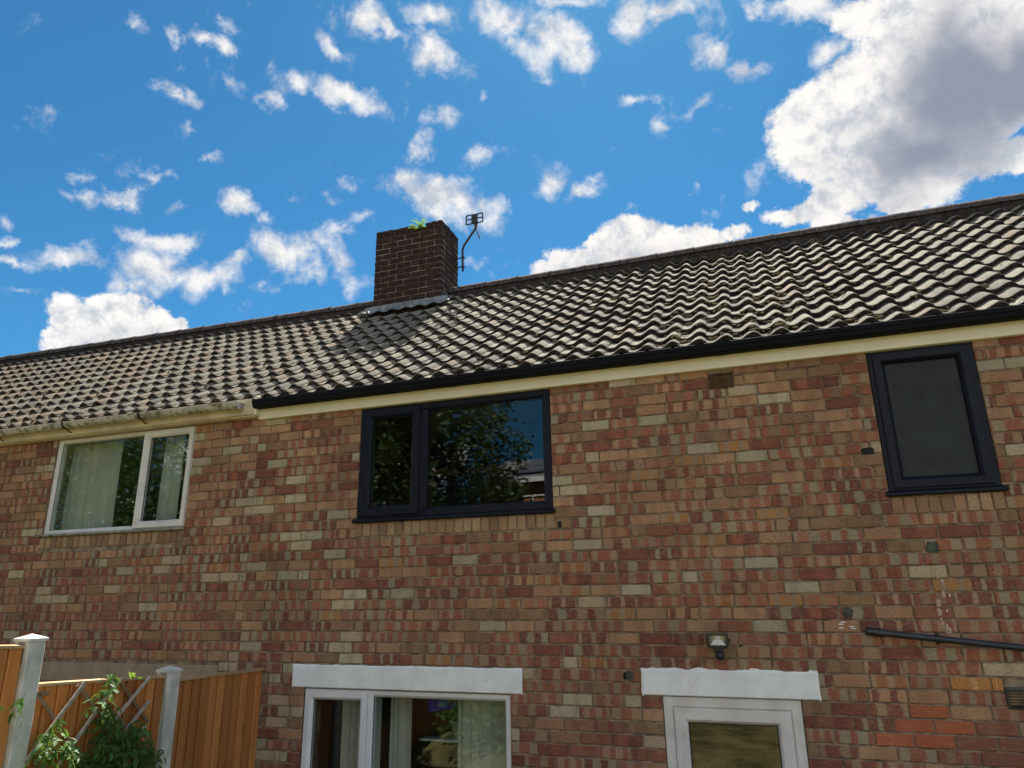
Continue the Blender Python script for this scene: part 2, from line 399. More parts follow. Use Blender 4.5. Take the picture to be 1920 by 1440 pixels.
M = {}
M['brick'] = brick_material('facing_brick')
M['chimney_brick'] = brick_material('sooty_chimney_brick', .58)
M['mortar'] = material('mortar_joint', (.30, .225, .16), .95, .1, vary=.3, vscale=14, bump=.7, bscale=160, dirt=((.07, .06, .045), 5, .5, .75, .6))
M['chimney_mortar'] = material('chimney_mortar', (.26, .215, .155), .95, .1, vary=.35, vscale=9, bump=.6, bscale=120, dirt=((.02, .018, .016), 5, .48, .72, .85))
M['tile'] = tile_material()
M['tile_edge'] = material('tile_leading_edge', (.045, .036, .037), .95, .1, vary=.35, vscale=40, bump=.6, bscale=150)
M['ridge'] = material('ridge_concrete', (.085, .070, .068), .95, .1, vary=.35, vscale=18, bump=1.0, bscale=70, dirt=((.30, .26, .20), 24, .58, .70, .6))
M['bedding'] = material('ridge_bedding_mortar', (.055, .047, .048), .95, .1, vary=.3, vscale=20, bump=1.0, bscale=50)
M['deck'] = material('roof_underlay', (.03, .028, .026), .95, .1)
M['cream'] = material('cream_upvc', (.78, .72, .55), .45, .4, vary=.04, vscale=2.5)
M['old_cream'] = material('weathered_cream_paint', (.62, .53, .37), .6, .3, vary=.12, vscale=4, dirt=((.26, .20, .12), 9, .56, .8, .6))
M['black_plastic'] = material('black_gutter_plastic', (.007, .0075, .011), .75, .12, vary=.15, vscale=3)
M['mossy_plastic'] = material('weathered_white_gutter', (.50, .48, .42), .75, .25, vary=.2, vscale=8, bump=.6, bscale=90, dirt=((.10, .10, .045), 16, .46, .60, .85))
M['anthracite'] = material('anthracite_woodgrain_upvc', (.0045, .0075, .0165), .5, .22, vary=.22, vscale=14, bump=.12, bscale=180)
M['white_upvc'] = material('white_upvc', (.72, .72, .74), .38, .45, vary=.05, vscale=4, dirt=((.45, .42, .36), 7, .6, .85, .35))
M['old_white'] = material('aged_white_upvc', (.66, .64, .62), .5, .4, vary=.08, vscale=5, dirt=((.34, .29, .22), 9, .55, .8, .5))
M['white_paint'] = material('white_masonry_paint', (.82, .84, .85), .7, .3, vary=.06, vscale=5, bump=.45, bscale=45, dirt=((.50, .49, .44), 8, .55, .80, .45))
M['stone_lintel'] = material('unpainted_concrete_lintel', (.33, .26, .185), .9, .15, vary=.12, vscale=6, bump=.4, bscale=90)
M['sill'] = material('weathered_sill', (.30, .30, .25), .85, .2, vary=.3, vscale=16, bump=.5, bscale=70, dirt=((.08, .075, .05), 20, .5, .66, .8))
M['rubber'] = material('black_glazing_gasket', (.01, .01, .01), .6, .3, vary=.1)
M['glass'] = glass_material('double_glazing')
M['dull_glass'] = glass_material('sheer_double_glazing', 1.5)
M['obscure'] = material('obscured_bathroom_glass', (.016, .023, .024), .5, .35, vary=.25, vscale=5, bump=.8, bscale=190)
M['lead'] = material('lead_flashing', (.19, .205, .22), .5, .5, metal=.25, vary=.3, vscale=7, bump=.6, bscale=35, dirt=((.42, .43, .42), 11, .52, .66, .6))
M['terracotta'] = material('dark_terracotta', (.10, .055, .035), .9, .2, vary=.3, vscale=20)
M['cream_clay'] = material('buff_clay', (.46, .38, .24), .85, .2, vary=.15, vscale=30)
M['void'] = material('dark_cavity', (.006, .005, .005), 1.0, 0.0)
M['black_metal'] = material('black_powder_coat', (.012, .013, .016), .35, .5, vary=.15)
M['rusty'] = material('rusty_mast_steel', (.055, .028, .022), .6, .4, metal=.3, vary=.4, vscale=30)
M['alu'] = material('dull_aluminium', (.5, .5, .5), .35, .5, metal=.8, vary=.1)
M['lens'] = glass_material('floodlight_glass', .8, (.95, .95, .95))
M['reflector'] = material('floodlight_reflector', (.34, .35, .32), .25, .5, metal=.55, vary=.06)
M['led'] = material('white_reflector_plate', (.82, .84, .86), .5, .4, vary=.03)
M['pipe'] = material('black_waste_pipe', (.016, .019, .026), .3, .5, vary=.25, vscale=9, dirt=((.20, .20, .19), 12, .62, .8, .4))
M['concrete'] = material('concrete_post', (.58, .58, .54), .92, .2, vary=.14, vscale=10, bump=.6, bscale=150, dirt=((.34, .35, .26), 6, .5, .75, .5))
M['fence_wood'] = wood_material('orange_treated_board', (.47, .175, .050), (.60, .255, .082))
M['cap_wood'] = wood_material('fence_capping', (.46, .30, .16), (.60, .42, .25), 'Y')
M['lath'] = wood_material('weathered_lath', (.38, .33, .29), (.55, .50, .46), 'Y')
M['lath_back'] = wood_material('brown_lath', (.25, .16, .09), (.36, .24, .15), 'Y')
M['leaf'] = leaf_material('climber_leaf', (.035, .095, .025), (.085, .19, .035), .45)
M['fern'] = leaf_material('fern_leaf', (.13, .24, .020), (.22, .36, .035), .5)
M['conifer'] = leaf_material('conifer_foliage', (.020, .042, .014), (.062, .105, .026), .10)
M['shrub'] = leaf_material('shrub_foliage', (.06, .12, .028), (.16, .24, .05), .35)
M['tree_leaf'] = leaf_material('tree_foliage', (.030, .065, .018), (.070, .125, .030), .2)
M['bark'] = material('bark', (.12, .085, .06), .95, .1, vary=.3, vscale=12, bump=1, bscale=30)
M['curtain'] = material('pale_curtain', (.62, .60, .54), .9, .1, vary=.05, vscale=4)
M['plaster'] = material('interior_plaster', (.16, .155, .145), .9, .1, vary=.05)
M['blue'] = material('blue_blind', (.02, .03, .75), .6, .3, vary=.05)
M['shelf'] = material('white_shelf', (.8, .8, .8), .4, .4, vary=.02)
M['pot'] = material('sage_pot', (.35, .38, .30), .5, .4, vary=.1)
M['grass'] = material('lawn', (.125, .118, .048), .95, .1, vary=.35, vscale=3, bump=1.0, bscale=60, dirt=((.21, .17, .08), 1.4, .45, .68, .7))
M['paving'] = material('patio_concrete', (.30, .28, .25), .9, .15, vary=.15, vscale=4, bump=.4, bscale=60)
M['slate'] = material('slate_roof', (.16, .16, .18), .8, .3, vary=.2, vscale=2)
M['solar'] = material('solar_panel', (.02, .025, .05), .15, .6, vary=.1)
M['far_brick'] = material('orange_brick_wall', (.34, .14, .07), .9, .1, vary=.25, vscale=9)
M['moss'] = material('moss_clump', (.11, .085, .035), 1.0, .05, vary=.5, vscale=25, bump=1, bscale=90, dirt=((.045, .03, .02), 18, .45, .6, .7))

# ------------------------------------------------------------------ mesh helpers
WL = {}                        # world location of every object built (nothing that has children is rotated)
class MB:
    def __init__(s): s.v = []; s.f = []; s.at = {}
    def add(s, verts, faces):
        o = len(s.v); s.v += [Vector(p) for p in verts]; s.f += [tuple(i+o for i in f) for f in faces]
    def box(s, x0, x1, y0, y1, z0, z1):
        s.add([(x0,y0,z0),(x1,y0,z0),(x1,y1,z0),(x0,y1,z0),(x0,y0,z1),(x1,y0,z1),(x1,y1,z1),(x0,y1,z1)],
              [(0,1,5,4),(1,2,6,5),(2,3,7,6),(3,0,4,7),(4,5,6,7),(3,2,1,0)])
    def bbox(s, x0, x1, y0, y1, z0, z1, b=.003):            # box with chamfered edges
        bm = bmesh.new(); bmesh.ops.create_cube(bm, size=1)
        for v in bm.verts: v.co = Vector(((x0+x1)/2+v.co.x*(x1-x0), (y0+y1)/2+v.co.y*(y1-y0), (z0+z1)/2+v.co.z*(z1-z0)))
        bmesh.ops.bevel(bm, geom=bm.edges[:], offset=min(b, .45*min(x1-x0, y1-y0, z1-z0)), segments=1, affect='EDGES')
        s.bm(bm)
    def bm(s, bm):
        bm.verts.index_update(); s.add([v.co.copy() for v in bm.verts], [[v.index for v in f.verts] for f in bm.faces]); bm.free()
    def extrude_x(s, prof, x0, x1):                        # closed (y, z) profile swept along x
        n = len(prof)
        s.add([(x0,y,z) for y,z in prof]+[(x1,y,z) for y,z in prof],
              [(i,(i+1)%n,n+(i+1)%n,n+i) for i in range(n)]+[tuple(range(n-1,-1,-1)), tuple(range(n,2*n))])
    def tube(s, pts, r, n=10, cap=True):
        pts = [Vector(p) for p in pts]; rs = r if isinstance(r, (list, tuple)) else [r]*len(pts)
        rings = []; ref = None
        for i, p in enumerate(pts):
            d = (pts[min(i+1, len(pts)-1)] - pts[max(i-1, 0)]).normalized()
            if ref is None: ref = Vector((0,0,1)) if abs(d.z) < .9 else Vector((1,0,0))
            a = d.cross(ref).normalized(); b = a.cross(d).normalized(); ref = b
            rings.append([p + (a*math.cos(2*math.pi*k/n) + b*math.sin(2*math.pi*k/n))*rs[i] for k in range(n)])
        fs = [(i*n+k, i*n+(k+1)%n, (i+1)*n+(k+1)%n, (i+1)*n+k) for i in range(len(pts)-1) for k in range(n)]
        if cap: fs += [tuple(range(n-1,-1,-1)), tuple(range((len(pts)-1)*n, len(pts)*n))]
        s.add([v for r_ in rings for v in r_], fs)
    def frame(s, x0, x1, z0, z1, prof):                    # mitred rectangular ring; prof = closed list of (inset, y)
        n = len(prof); vs = []
        for cx, cz, sx, sz in ((x0,z0,1,1),(x1,z0,-1,1),(x1,z1,-1,-1),(x0,z1,1,-1)):
            vs += [(cx+sx*i, y, cz+sz*i) for i, y in prof]
        s.add(vs, [(c*n+i, c*n+(i+1)%n, ((c+1)%4)*n+(i+1)%n, ((c+1)%4)*n+i) for c in range(4) for i in range(n)])

def kids_fix(o, parent, wloc):
    WL[o.name] = Vector(wloc)
    if parent is not None:
        o.parent = parent; o.location = Vector(wloc) - WL[parent.name]
    else: o.location = wloc
def make_mesh(name, mb, mat, smooth=False, centre=None):
    me = bpy.data.meshes.new(name)
    c = Vector(centre) if centre is not None else Vector((0,0,0))
    me.from_pydata([v - c for v in mb.v], [], mb.f)
    bm = bmesh.new(); bm.from_mesh(me); bmesh.ops.recalc_face_normals(bm, faces=bm.faces); bm.to_mesh(me); bm.free()
    if smooth: me.polygons.foreach_set('use_smooth', [True]*len(me.polygons))
    me.materials.append(mat)
    for an, (typ, vals) in mb.at.items():
        a = me.attributes.new(an, typ, 'POINT')
        a.data.foreach_set('color' if typ == 'FLOAT_COLOR' else 'vector', [x for v in vals for x in v])
    me.update()
    return me
def obj(name, mb, mat, parent=None, smooth=False, raw=False, **props):
    lo = Vector(min(v[i] for v in mb.v) for i in range(3)); hi = Vector(max(v[i] for v in mb.v) for i in range(3))
    c = (lo+hi)/2
    if parent is None: c.z = lo.z
    o = bpy.data.objects.new(name, make_mesh(name, mb, mat, smooth, c)); COL.objects.link(o)
    kids_fix(o, parent, c)
    for k, v in props.items(): o[k] = v
    return o
def place(name, me, wloc, parent, rot=None, scale=None):
    o = bpy.data.objects.new(name, me); COL.objects.link(o); kids_fix(o, parent, wloc)
    if rot is not None: o.rotation_euler = rot
    if scale is not None: o.scale = scale
    return o
def thing(name, loc, label, cat, group=None):
    o = bpy.data.objects.new(name, None); o.empty_display_size = .2; COL.objects.link(o)
    kids_fix(o, None, loc); o['label'] = label; o['category'] = cat
    if group: o['group'] = group
    return o
def tag(o, label, cat, group=None):
    o['label'] = label; o['category'] = cat
    if group: o['group'] = group
    return o
def smoothstep(a, b, x):
    t = max(0, min(1, (x-a)/(b-a))); return t*t*(3-2*t)

# ------------------------------------------------------------------ ground
def ground_z(y): return 1.15*smoothstep(-.35, -3.0, y) + .45*smoothstep(-9, -17, y)
def build_ground():
    mb = MB()
    xs = [-900,-200,-60,-30]+[i*1.0 for i in range(-20, 11)]+[30, 60, 200, 900]
    ys = [900, 200, 40, 10, 0, -.35]+[-.6-.25*i for i in range(12)]+[-4-1.0*i for i in range(16)]+[-25,-40,-80,-200,-900]
    for y in ys:
        for x in xs:
            z = ground_z(y) if y < 0 else 0.0
            if abs(x) < 25 and -22 < y < -.5: z += .03*mn.noise(Vector((x*.6, y*.6, 0)))
            mb.v.append(Vector((x, y, z)))
    n = len(xs)
    mb.f = [(j*n+i, j*n+i+1, (j+1)*n+i+1, (j+1)*n+i) for j in range(len(ys)-1) for i in range(n-1)]
    o = obj('lawn', mb, M['grass'], smooth=True, kind='structure')
    p = MB(); p.box(-14, 8, -.36, .0, -.05, .012)
    obj('patio', p, M['paving'], kind='structure')
build_ground()

# ------------------------------------------------------------------ brick pieces
RED = [(.29,.100,.062), (.25,.082,.055), (.33,.125,.075), (.195,.064,.048), (.27,.108,.070)]
BUFF = [(.38,.27,.170), (.34,.23,.148), (.40,.26,.158), (.32,.21,.14), (.32,.27,.19)]
CREAM = [(.47,.40,.29), (.41,.35,.26), (.45,.36,.25)]
PINK = [(.40,.23,.135), (.35,.18,.108), (.42,.25,.148), (.32,.18,.112)]
BRN = [(.26,.155,.090), (.22,.128,.078), (.28,.17,.10)]
ORG = [(.40,.19,.07), (.36,.15,.06)]
rb = random.Random(11)
def jit(c, a=.10): k = 1+rb.uniform(-a, a); return tuple(max(0, min(1, x*k*(1+rb.uniform(-.04, .04)))) for x in c)
def brick_look(kind):
    if kind == 'banded': a, b, n, w = rb.choice(RED), rb.choice(BUFF), rb.choice([1,1.5,1.5,2,2,2.5,2.5]), rb.uniform(.42,.72)
    elif kind == 'soft': a, b, n, w = rb.choice(RED+PINK), rb.choice(PINK+BRN), rb.choice([1.5,2,2.5]), rb.uniform(.35,.6)
    elif kind == 'cream': a = rb.choice(CREAM); b = tuple(x*.85 for x in a); n, w = 1, .8
    elif kind == 'pink': a, b, n, w = rb.choice(PINK), rb.choice(PINK), 1, .6
    elif kind == 'red': a, b, n, w = rb.choice(RED), rb.choice(RED), 1.2, .6
    elif kind == 'brown': a, b, n, w = rb.choice(BRN), rb.choice(BRN), 1.3, .6
    elif kind == 'orange': a, b, n, w = rb.choice(ORG), rb.choice(BUFF), 2, .6
    elif kind == 'half': a, b, n, w = rb.choice(RED), rb.choice(BUFF), .9, .55
    elif kind == 'new_red': a, b, n, w = (.42,.115,.055), (.38,.10,.05), 1, .9
    elif kind == 'ochre': a, b, n, w = (.50,.21,.06), (.58,.36,.16), 1, .9
    elif kind == 'sill': a = rb.choice([(.31,.195,.115),(.35,.20,.125),(.27,.16,.10),(.38,.26,.16),(.25,.15,.10)]); b = a; n, w = .5, .9
    elif kind == 'sooty': a, b, n, w = rb.choice([(.042,.021,.022),(.030,.016,.019),(.054,.025,.024),(.036,.019,.021)]), (.026,.018,.018), 1.4, .6
    elif kind == 'sooty_red': a, b, n, w = (.19,.06,.035), (.12,.045,.03), 1, .7
    return jit(a), (*jit(b), w), n, rb.random()
def brick_mesh(kind, L=.2113, H=.0725, D=.02, sides=False):
    """front face looks to -Y; ten-point uneven outline with a soft arris"""
    mb = MB(); r = .0055
    a, b, n, ph = brick_look(kind)
    j = lambda s=.0014: rb.uniform(-s, s)
    out = [(-L/2+r,-H/2+j()),(0+j(.03),-H/2+j(.0022)),(L/2-r,-H/2+j()),(L/2+j(),-H/2+r),(L/2+j(),H/2-r),(L/2-r,H/2+j()),
           (0+j(.03),H/2+j(.0018)),(-L/2+r,H/2+j()),(-L/2+j(),H/2-r),(-L/2+j(),-H/2+r)]
    N = len(out); inn = [(x*(1-.0075/L*2), z*(1-.0045/H*2)) for x, z in out]
    tilt = rb.uniform(-.0007, .0007)
    front = [(x, 0+tilt*(x/L)*2+rb.uniform(-.0003,.0003), z) for x, z in inn]
    mid = [(x, .0035, z) for x, z in out]; back = [(x, D, z) for x, z in out]
    mb.add(front+mid+back, [tuple(range(N))]+[(i,(i+1)%N,N+(i+1)%N,N+i) for i in range(N)]+[(N+i,N+(i+1)%N,2*N+(i+1)%N,2*N+i) for i in range(N)])
    mb.at = {'body_color': ('FLOAT_COLOR', [(*a,1)]*(3*N)), 'band_color': ('FLOAT_COLOR', [b]*(3*N)),
             'band_shape': ('FLOAT_VECTOR', [((v[0]/L+.5), n, ph) for v in front+mid+back])}
    return mb
POOL = {}
for kind, cnt in (('banded',26),('soft',10),('cream',7),('pink',6),('red',6),('brown',6),('orange',3),('new_red',3),('ochre',2)):
    POOL[kind] = []
    for i in range(cnt):
        mb = brick_mesh(kind); POOL[kind].append((make_mesh('brick', mb, M['brick']), mb))
POOL['half'] = [(make_mesh('brick', mb, M['brick']), mb) for mb in (brick_mesh(rb.choice(['half','half','red','pink','cream','brown']), .1013) for i in range(14))]
POOL['sill'] = [(make_mesh('brick', mb, M['brick']), mb) for mb in (brick_mesh('sill', .0655, .108) for i in range(10))]
KINDS = ['banded']*55+['soft']*10+['cream']*9+['pink']*9+['red']*10+['brown']*6+['orange']*3
KINDS_TOP = ['banded']*18+['soft']*30+['cream']*8+['pink']*24+['red']*10+['brown']*9+['orange']*3

def stuff_join(name, items, mat, parent, label=None):
    """items: (mesh builder, location, scale) joined into one part that keeps its attributes"""
    mb = MB(); at = None
    for src, loc, sc in items:
        o = len(mb.v); mb.v += [Vector((v.x*sc[0]+loc[0], v.y*sc[1]+loc[1], v.z*sc[2]+loc[2])) for v in src.v]
        mb.f += [tuple(i+o for i in f) for f in src.f]
        if at is None: at = {k: (t, []) for k, (t, _) in src.at.items()}
        for k, (t, vals) in src.at.items(): at[k][1].extend(vals)
    mb.at = at
    o = obj(name, mb, mat, parent, kind='stuff')
    if label: o['label'] = label
    return o

COURSE, BL = .0825, .2213
def bed(k): return Z0 - COURSE*k          # top of the bed joint under course k
rw = random.Random(5)
def lay_bricks(wall, x0, x1, openings, soldiers, specials, keep=300):
    items = []
    for k in range(-1, 52):
        zb = bed(k); zc = zb + .0725/2 + .005
        if zc - .036 < 0: continue
        if k == -1: continue
        cuts = sorted((a, b) for a, b, c, d in openings if zc > c - .012 and zc < d + .012)
        spans = []; x = x0
        for a, b in cuts:
            if b <= x0 or a >= x1: continue
            if a > x: spans.append((x, a))
            x = max(x, b)
        if x < x1: spans.append((x, x1))
        ph = (k % 2)*.5 + rw.uniform(-.09, .09)
        for a, b in spans:
            edges = [a]; i = math.ceil((a - x0)/BL - ph + .15)
            e = x0 + (i + ph)*BL
            while e < b - .05:
                if e - edges[-1] > .05: edges.append(e)
                if rw.random() < .035: e += BL/2; 
                else: e += BL + rw.uniform(-.004, .004)
            if b - edges[-1] > BL*1.05: edges.append(edges[-1]+BL*.55)
            edges.append(b)
            for e0, e1 in zip(edges, edges[1:]):
                g0 = .005 if e0 > a else .002; g1 = .005 if e1 < b else .002
                L = e1-e0-g0-g1; xc = (e0+g0+e1-g1)/2
                if L < .02: continue
                kind = rw.choice(KINDS if rw.random() < (k-1)/9 else KINDS_TOP)
                for sx0, sx1, sz0, sz1, sk in specials:
                    if sx0 < xc < sx1 and sz0 < zc < sz1: kind = sk
                if L < .145:
                    if kind not in ('new_red', 'ochre'): kind = 'half'
                me, mb = rw.choice(POOL[kind])
                base = .1013 if kind == 'half' else .2113
                # wipe joints: upper courses are flushed up and look smoother
                items.append([me, mb, (xc, rw.uniform(-.0022, .0012), zc+rw.uniform(-.0012,.0012)), (L/base*rw.choice((1,1,-1)) if False else L/base, 1, rw.uniform(.97, 1.0))])
    for a, b, zt in soldiers:
        n = round((b-a)/.0755); w = (b-a)/n
        for i in range(n):
            me, mb = rw.choice(POOL['sill'])
            items.append([me, mb, (a+w*(i+.5), rw.uniform(-.004, .001), zt-.054+rw.uniform(-.002,.002)), (w/.0755, 1, 1)])
    seen = [it for it in items if in_view(it[2], 5)]
    seen.sort(key=lambda it: (Vector(it[2])-CAM).length)
    pick = set(id(it) for it in seen[:keep])
    for it in items:
        if id(it) in pick: place('brick', it[0], it[2], wall, scale=it[3])
    stuff_join('bricks', [(it[1], it[2], it[3]) for it in items if id(it) not in pick], M['brick'], wall)

def wall_sheet(house, x0, x1, z0, z1, openings, y=.011, depth=.11):
    mb = MB()
    # struck bed joints: each slopes back to a shadow line under the brick above
    for k in range(-1, 52):
        zb = bed(k)
        if zb < .02 or zb > z1: continue
        cuts = sorted((a, b) for a, b, c, d in openings if c-.01 < zb < d+.004); x = x0; spans = []
        for a, b in cuts:
            if a > x: spans.append((x, a))
            x = max(x, b)
        if x < x1: spans.append((x, x1))
        for a, b in spans:
            n = max(1, int((b-a)/.11)); vs = []
            for i in range(n+1):
                xx = a+(b-a)*i/n; j = .0022*mn.noise(Vector((xx*7, zb*31, 0)))
                vs += [(xx, .0022+j, zb-.0062), (xx, .0165+j*.6, zb+.0066)]
            mb.add(vs, [(2*i, 2*i+2, 2*i+3, 2*i+1) for i in range(n)])
    xs = sorted({x0, x1, *[v for o in openings for v in o[:2] if x0 < v < x1]})
    zs = sorted({z0, z1, *[v for o in openings for v in o[2:] if z0 < v < z1]})
    for xa, xb in zip(xs, xs[1:]):
        for za, zb in zip(zs, zs[1:]):
            cx, cz = (xa+xb)/2, (za+zb)/2
            if any(a < cx < b and c < cz < d for a, b, c, d in openings): continue
            mb.add([(xa,y,za),(xb,y,za),(xb,y,zb),(xa,y,zb)], [(0,1,2,3)])
            mb.add([(xa,y+.25,za),(xb,y+.25,za),(xb,y+.25,zb),(xa,y+.25,zb)], [(3,2,1,0)])
    for a, b, c, d in openings:
        mb.add([(a,y,c),(b,y,c),(b,y,d),(a,y,d),(a,y+.25,c),(b,y+.25,c),(b,y+.25,d),(a,y+.25,d)], [(0,1,5,4),(1,2,6,5),(2,3,7,6),(3,0,4,7)])
    for x in (x0, x1): mb.add([(x,y,z0),(x,y+.25,z0),(x,y+.25,z1),(x,y,z1)], [(0,1,2,3)])
    return obj('wall', mb, M['mortar'], house)

# ------------------------------------------------------------------ the two houses
XP = -4.345                   # party line
XL, XR = -12.4, 6.4
EAVE = Vector((0, -.12, Z0+.275)); TH = R(37.0)
SLOPE = Vector((0, math.cos(TH), math.sin(TH))); NRM = Vector((0, -math.sin(TH), math.cos(TH)))
def lift(x, s): return max(0, -5.0 - x)*.0135*s/3.3
def roof_pt(x, s, h=0): return Vector((x, 0, 0)) + EAVE + SLOPE*s + NRM*(h + lift(x, s))

main = thing('brick_house', (0, 2.5, 0), 'mid terrace brick house with dark grey upstairs window frames and black gutter', 'house')
neigh = thing('brick_house', (-8.4, 2.5, 0), 'neighbouring terrace house on the left with white framed window and mossy gutter', 'house')

W2 = (-3.255, -1.510, Z0-.945, Z0+.062)
W3 = (.824, 1.478, Z0-.955, Z0+.062)
W1 = (-6.925, -5.105, Z0-.915, Z0+.090)
WG = (-3.665, -1.880, Z0-3.32, Z0-2.248)
DR = (-.775, .118, .03, Z0-2.226)
WN = (-6.45, -4.70, Z0-3.4, Z0-2.262)
LG = (-3.778, -1.788, Z0-2.244, Z0-2.075)
LD = (-.900, .230, Z0-2.222, Z0-2.058)
LN = (-6.60, -4.542, Z0-2.258, Z0-2.095)
V1 = (-.266, -.080, Z0-.099, Z0+.030)
V2 = (-4.262, -4.045, Z0-.002, Z0+.072)
V3 = (1.262, 1.478, Z0-2.243, Z0-2.115)
SH = .118
def sold(w): return (w[0]-.0, w[1]+.0, w[2]-SH-.0, w[2])
top = Z0+.062
specials = [(.60, .97, bed(30)+.0, bed(27)+.0, 'new_red'), (1.03, 1.26, bed(26)+.01, bed(25)+.01, 'ochre'),
            (.60, .82, bed(28.2), bed(27), 'banded')]
main_wall = wall_sheet(main, XP, XR, 0, top+.02, [W2, W3, WG, DR])
lay_bricks(main_wall, XP, XR, [W2, W3, WG, DR, LG, LD, V1, V2, V3, sold(W2), sold(W3)],
           [(W2[0]-.01, W2[1]+.01, W2[2]-.008), (W3[0], W3[1], W3[2]-.008)], specials)
neigh_wall = wall_sheet(neigh, XL, XP, 0, Z0+.10, [W1, WN])
lay_bricks(neigh_wall, XL, XP, [W1, WN, LN, sold(W1), (-20, -4.0, Z0+.085, Z0+1)], [(W1[0]-.01, W1[1]+.01, W1[2]-.012)], [])

def shell(house, x0, x1):      # gable ends, back wall, rear slope, ceilings, rooms
    mb = MB()
    for x in (x0, x1):
        mb.add([(x,.26,0),(x,4.9,0),(x,4.9,Z0+.1),(x,.26,Z0+.1)], [(0,1,2,3)])
    mb.add([(x0,4.9,0),(x1,4.9,0),(x1,4.9,Z0+.3),(x0,4.9,Z0+.3)], [(0,1,2,3)])
    obj('rear_wall', mb, M['far_brick'], house)
    rm = MB()
    rm.box(x0+.1, x1-.1, 3.2, 3.3, .0, Z0); rm.box(x0+.1, x1-.1, .27, 3.2, 2.20, 2.32); rm.box(x0+.1, x1-.1, .27, 3.2, Z0+.08, Z0+.11)
    rm.box(x0+.1, x1-.1, .27, 3.2, .0, .04)
    for x in [x for x in (-12.2, -7.6, -4.42, -4.27, -1.2, .6, 2.2, 4.4, 6.3) if x0 < x < x1]: rm.box(x-.04, x+.04, .27, 3.2, .04, Z0+.08)
    obj('room_partition', rm, M['plaster'], house)
shell(main, XP+.02, XR); shell(neigh, XL, XP-.02)

# ---- roofs
rt = random.Random(21)
PIT = .1955; AMP = .046; GAUGE = .27
def wave(v):
    v = v % 1.0; g = v/.56*.5 if v < .56 else .5+(v-.56)/.44*.5
    return ((1-math.cos(2*math.pi*g))/2)**1.15*AMP - AMP
def tile_mesh(kind):
    mb = MB(); n = 11; L = GAUGE*1.28
    us = [-.26+i*(1.06/n) for i in range(n+1)]
    base = rt.choice([(.185,.176,.150),(.205,.194,.163),(.168,.158,.137),(.19,.178,.154),(.212,.20,.168)])
    if kind == 'brownish': base = rt.choice([(.215,.168,.132),(.19,.155,.128),(.22,.18,.145)])
    k = rt.uniform(.88, 1.12); col = tuple(x*k for x in base)
    T = .034
    rows = []
    for s, hz in ((0, 0), (.012, .003), (L, -.046)):
        rows.append([(u*PIT, s, wave(u)+hz-(.006 if u < -.08 else 0)+(rt.uniform(-.0016,.0016) if s < .05 else 0)) for u in us])
    under = [(x, .002, z-T) for x, y, z in rows[0]]
    m = n+1
    verts = rows[0]+rows[1]+rows[2]+under
    fs = [(i,i+1,m+i+1,m+i) for i in range(n)]+[(m+i,m+i+1,2*m+i+1,2*m+i) for i in range(n)]+[(3*m+i,3*m+i+1,i+1,i) for i in range(n)]
    mb.add(verts, fs)
    # right-hand edge standing over the next tile, and a short underside
    x, y, z = rows[0][-1]; x2, y2, z2 = rows[2][-1]
    mb.add([(x,y,z),(x2,y2,z2),(x2,y2,z2-.012),(x,y,z-.014)], [(0,1,2,3)])
    mb.add([(a[0],a[1],a[2]) for a in (under[0],under[-1])]+[(under[-1][0],.16,under[-1][2]-.004),(under[0][0],.16,under[0][2]-.004)], [(0,1,2,3)])
    mb.at = {'body_color': ('FLOAT_COLOR', [(*col,1)]*len(mb.v))}
    return mb
def finish_tile(mb):
    me = bpy.data.meshes.new('roof_tile'); me.from_pydata(mb.v, [], mb.f)
    bm = bmesh.new(); bm.from_mesh(me); bm.normal_update(); bm.to_mesh(me); bm.free()
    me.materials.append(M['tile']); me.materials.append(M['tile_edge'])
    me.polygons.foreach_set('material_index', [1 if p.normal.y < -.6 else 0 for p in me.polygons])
    sm = [len(p.vertices) == 4 and i >= 0 and p.normal.z > .5 for i, p in enumerate(me.polygons)]
    me.polygons.foreach_set('use_smooth', sm)
    a = me.attributes.new('body_color', 'FLOAT_COLOR', 'POINT'); a.data.foreach_set('color', [x for v in mb.at['body_color'][1] for x in v])
    return me
TILES = []
for i in range(14):
    mb = tile_mesh('grey'); TILES.append((finish_tile(mb), mb))
BTILES = []
for i in range(8):
    mb = tile_mesh('brownish'); BTILES.append((finish_tile(mb), mb))
ROWS = [.005, .185, .43, .68, .93, 1.185, 1.445, 1.71, 1.98, 2.255, 2.53, 2.81, 3.09]
CHX0, CHX1, CHY0, CHY1 = -4.555, -3.562, 2.25, 2.80
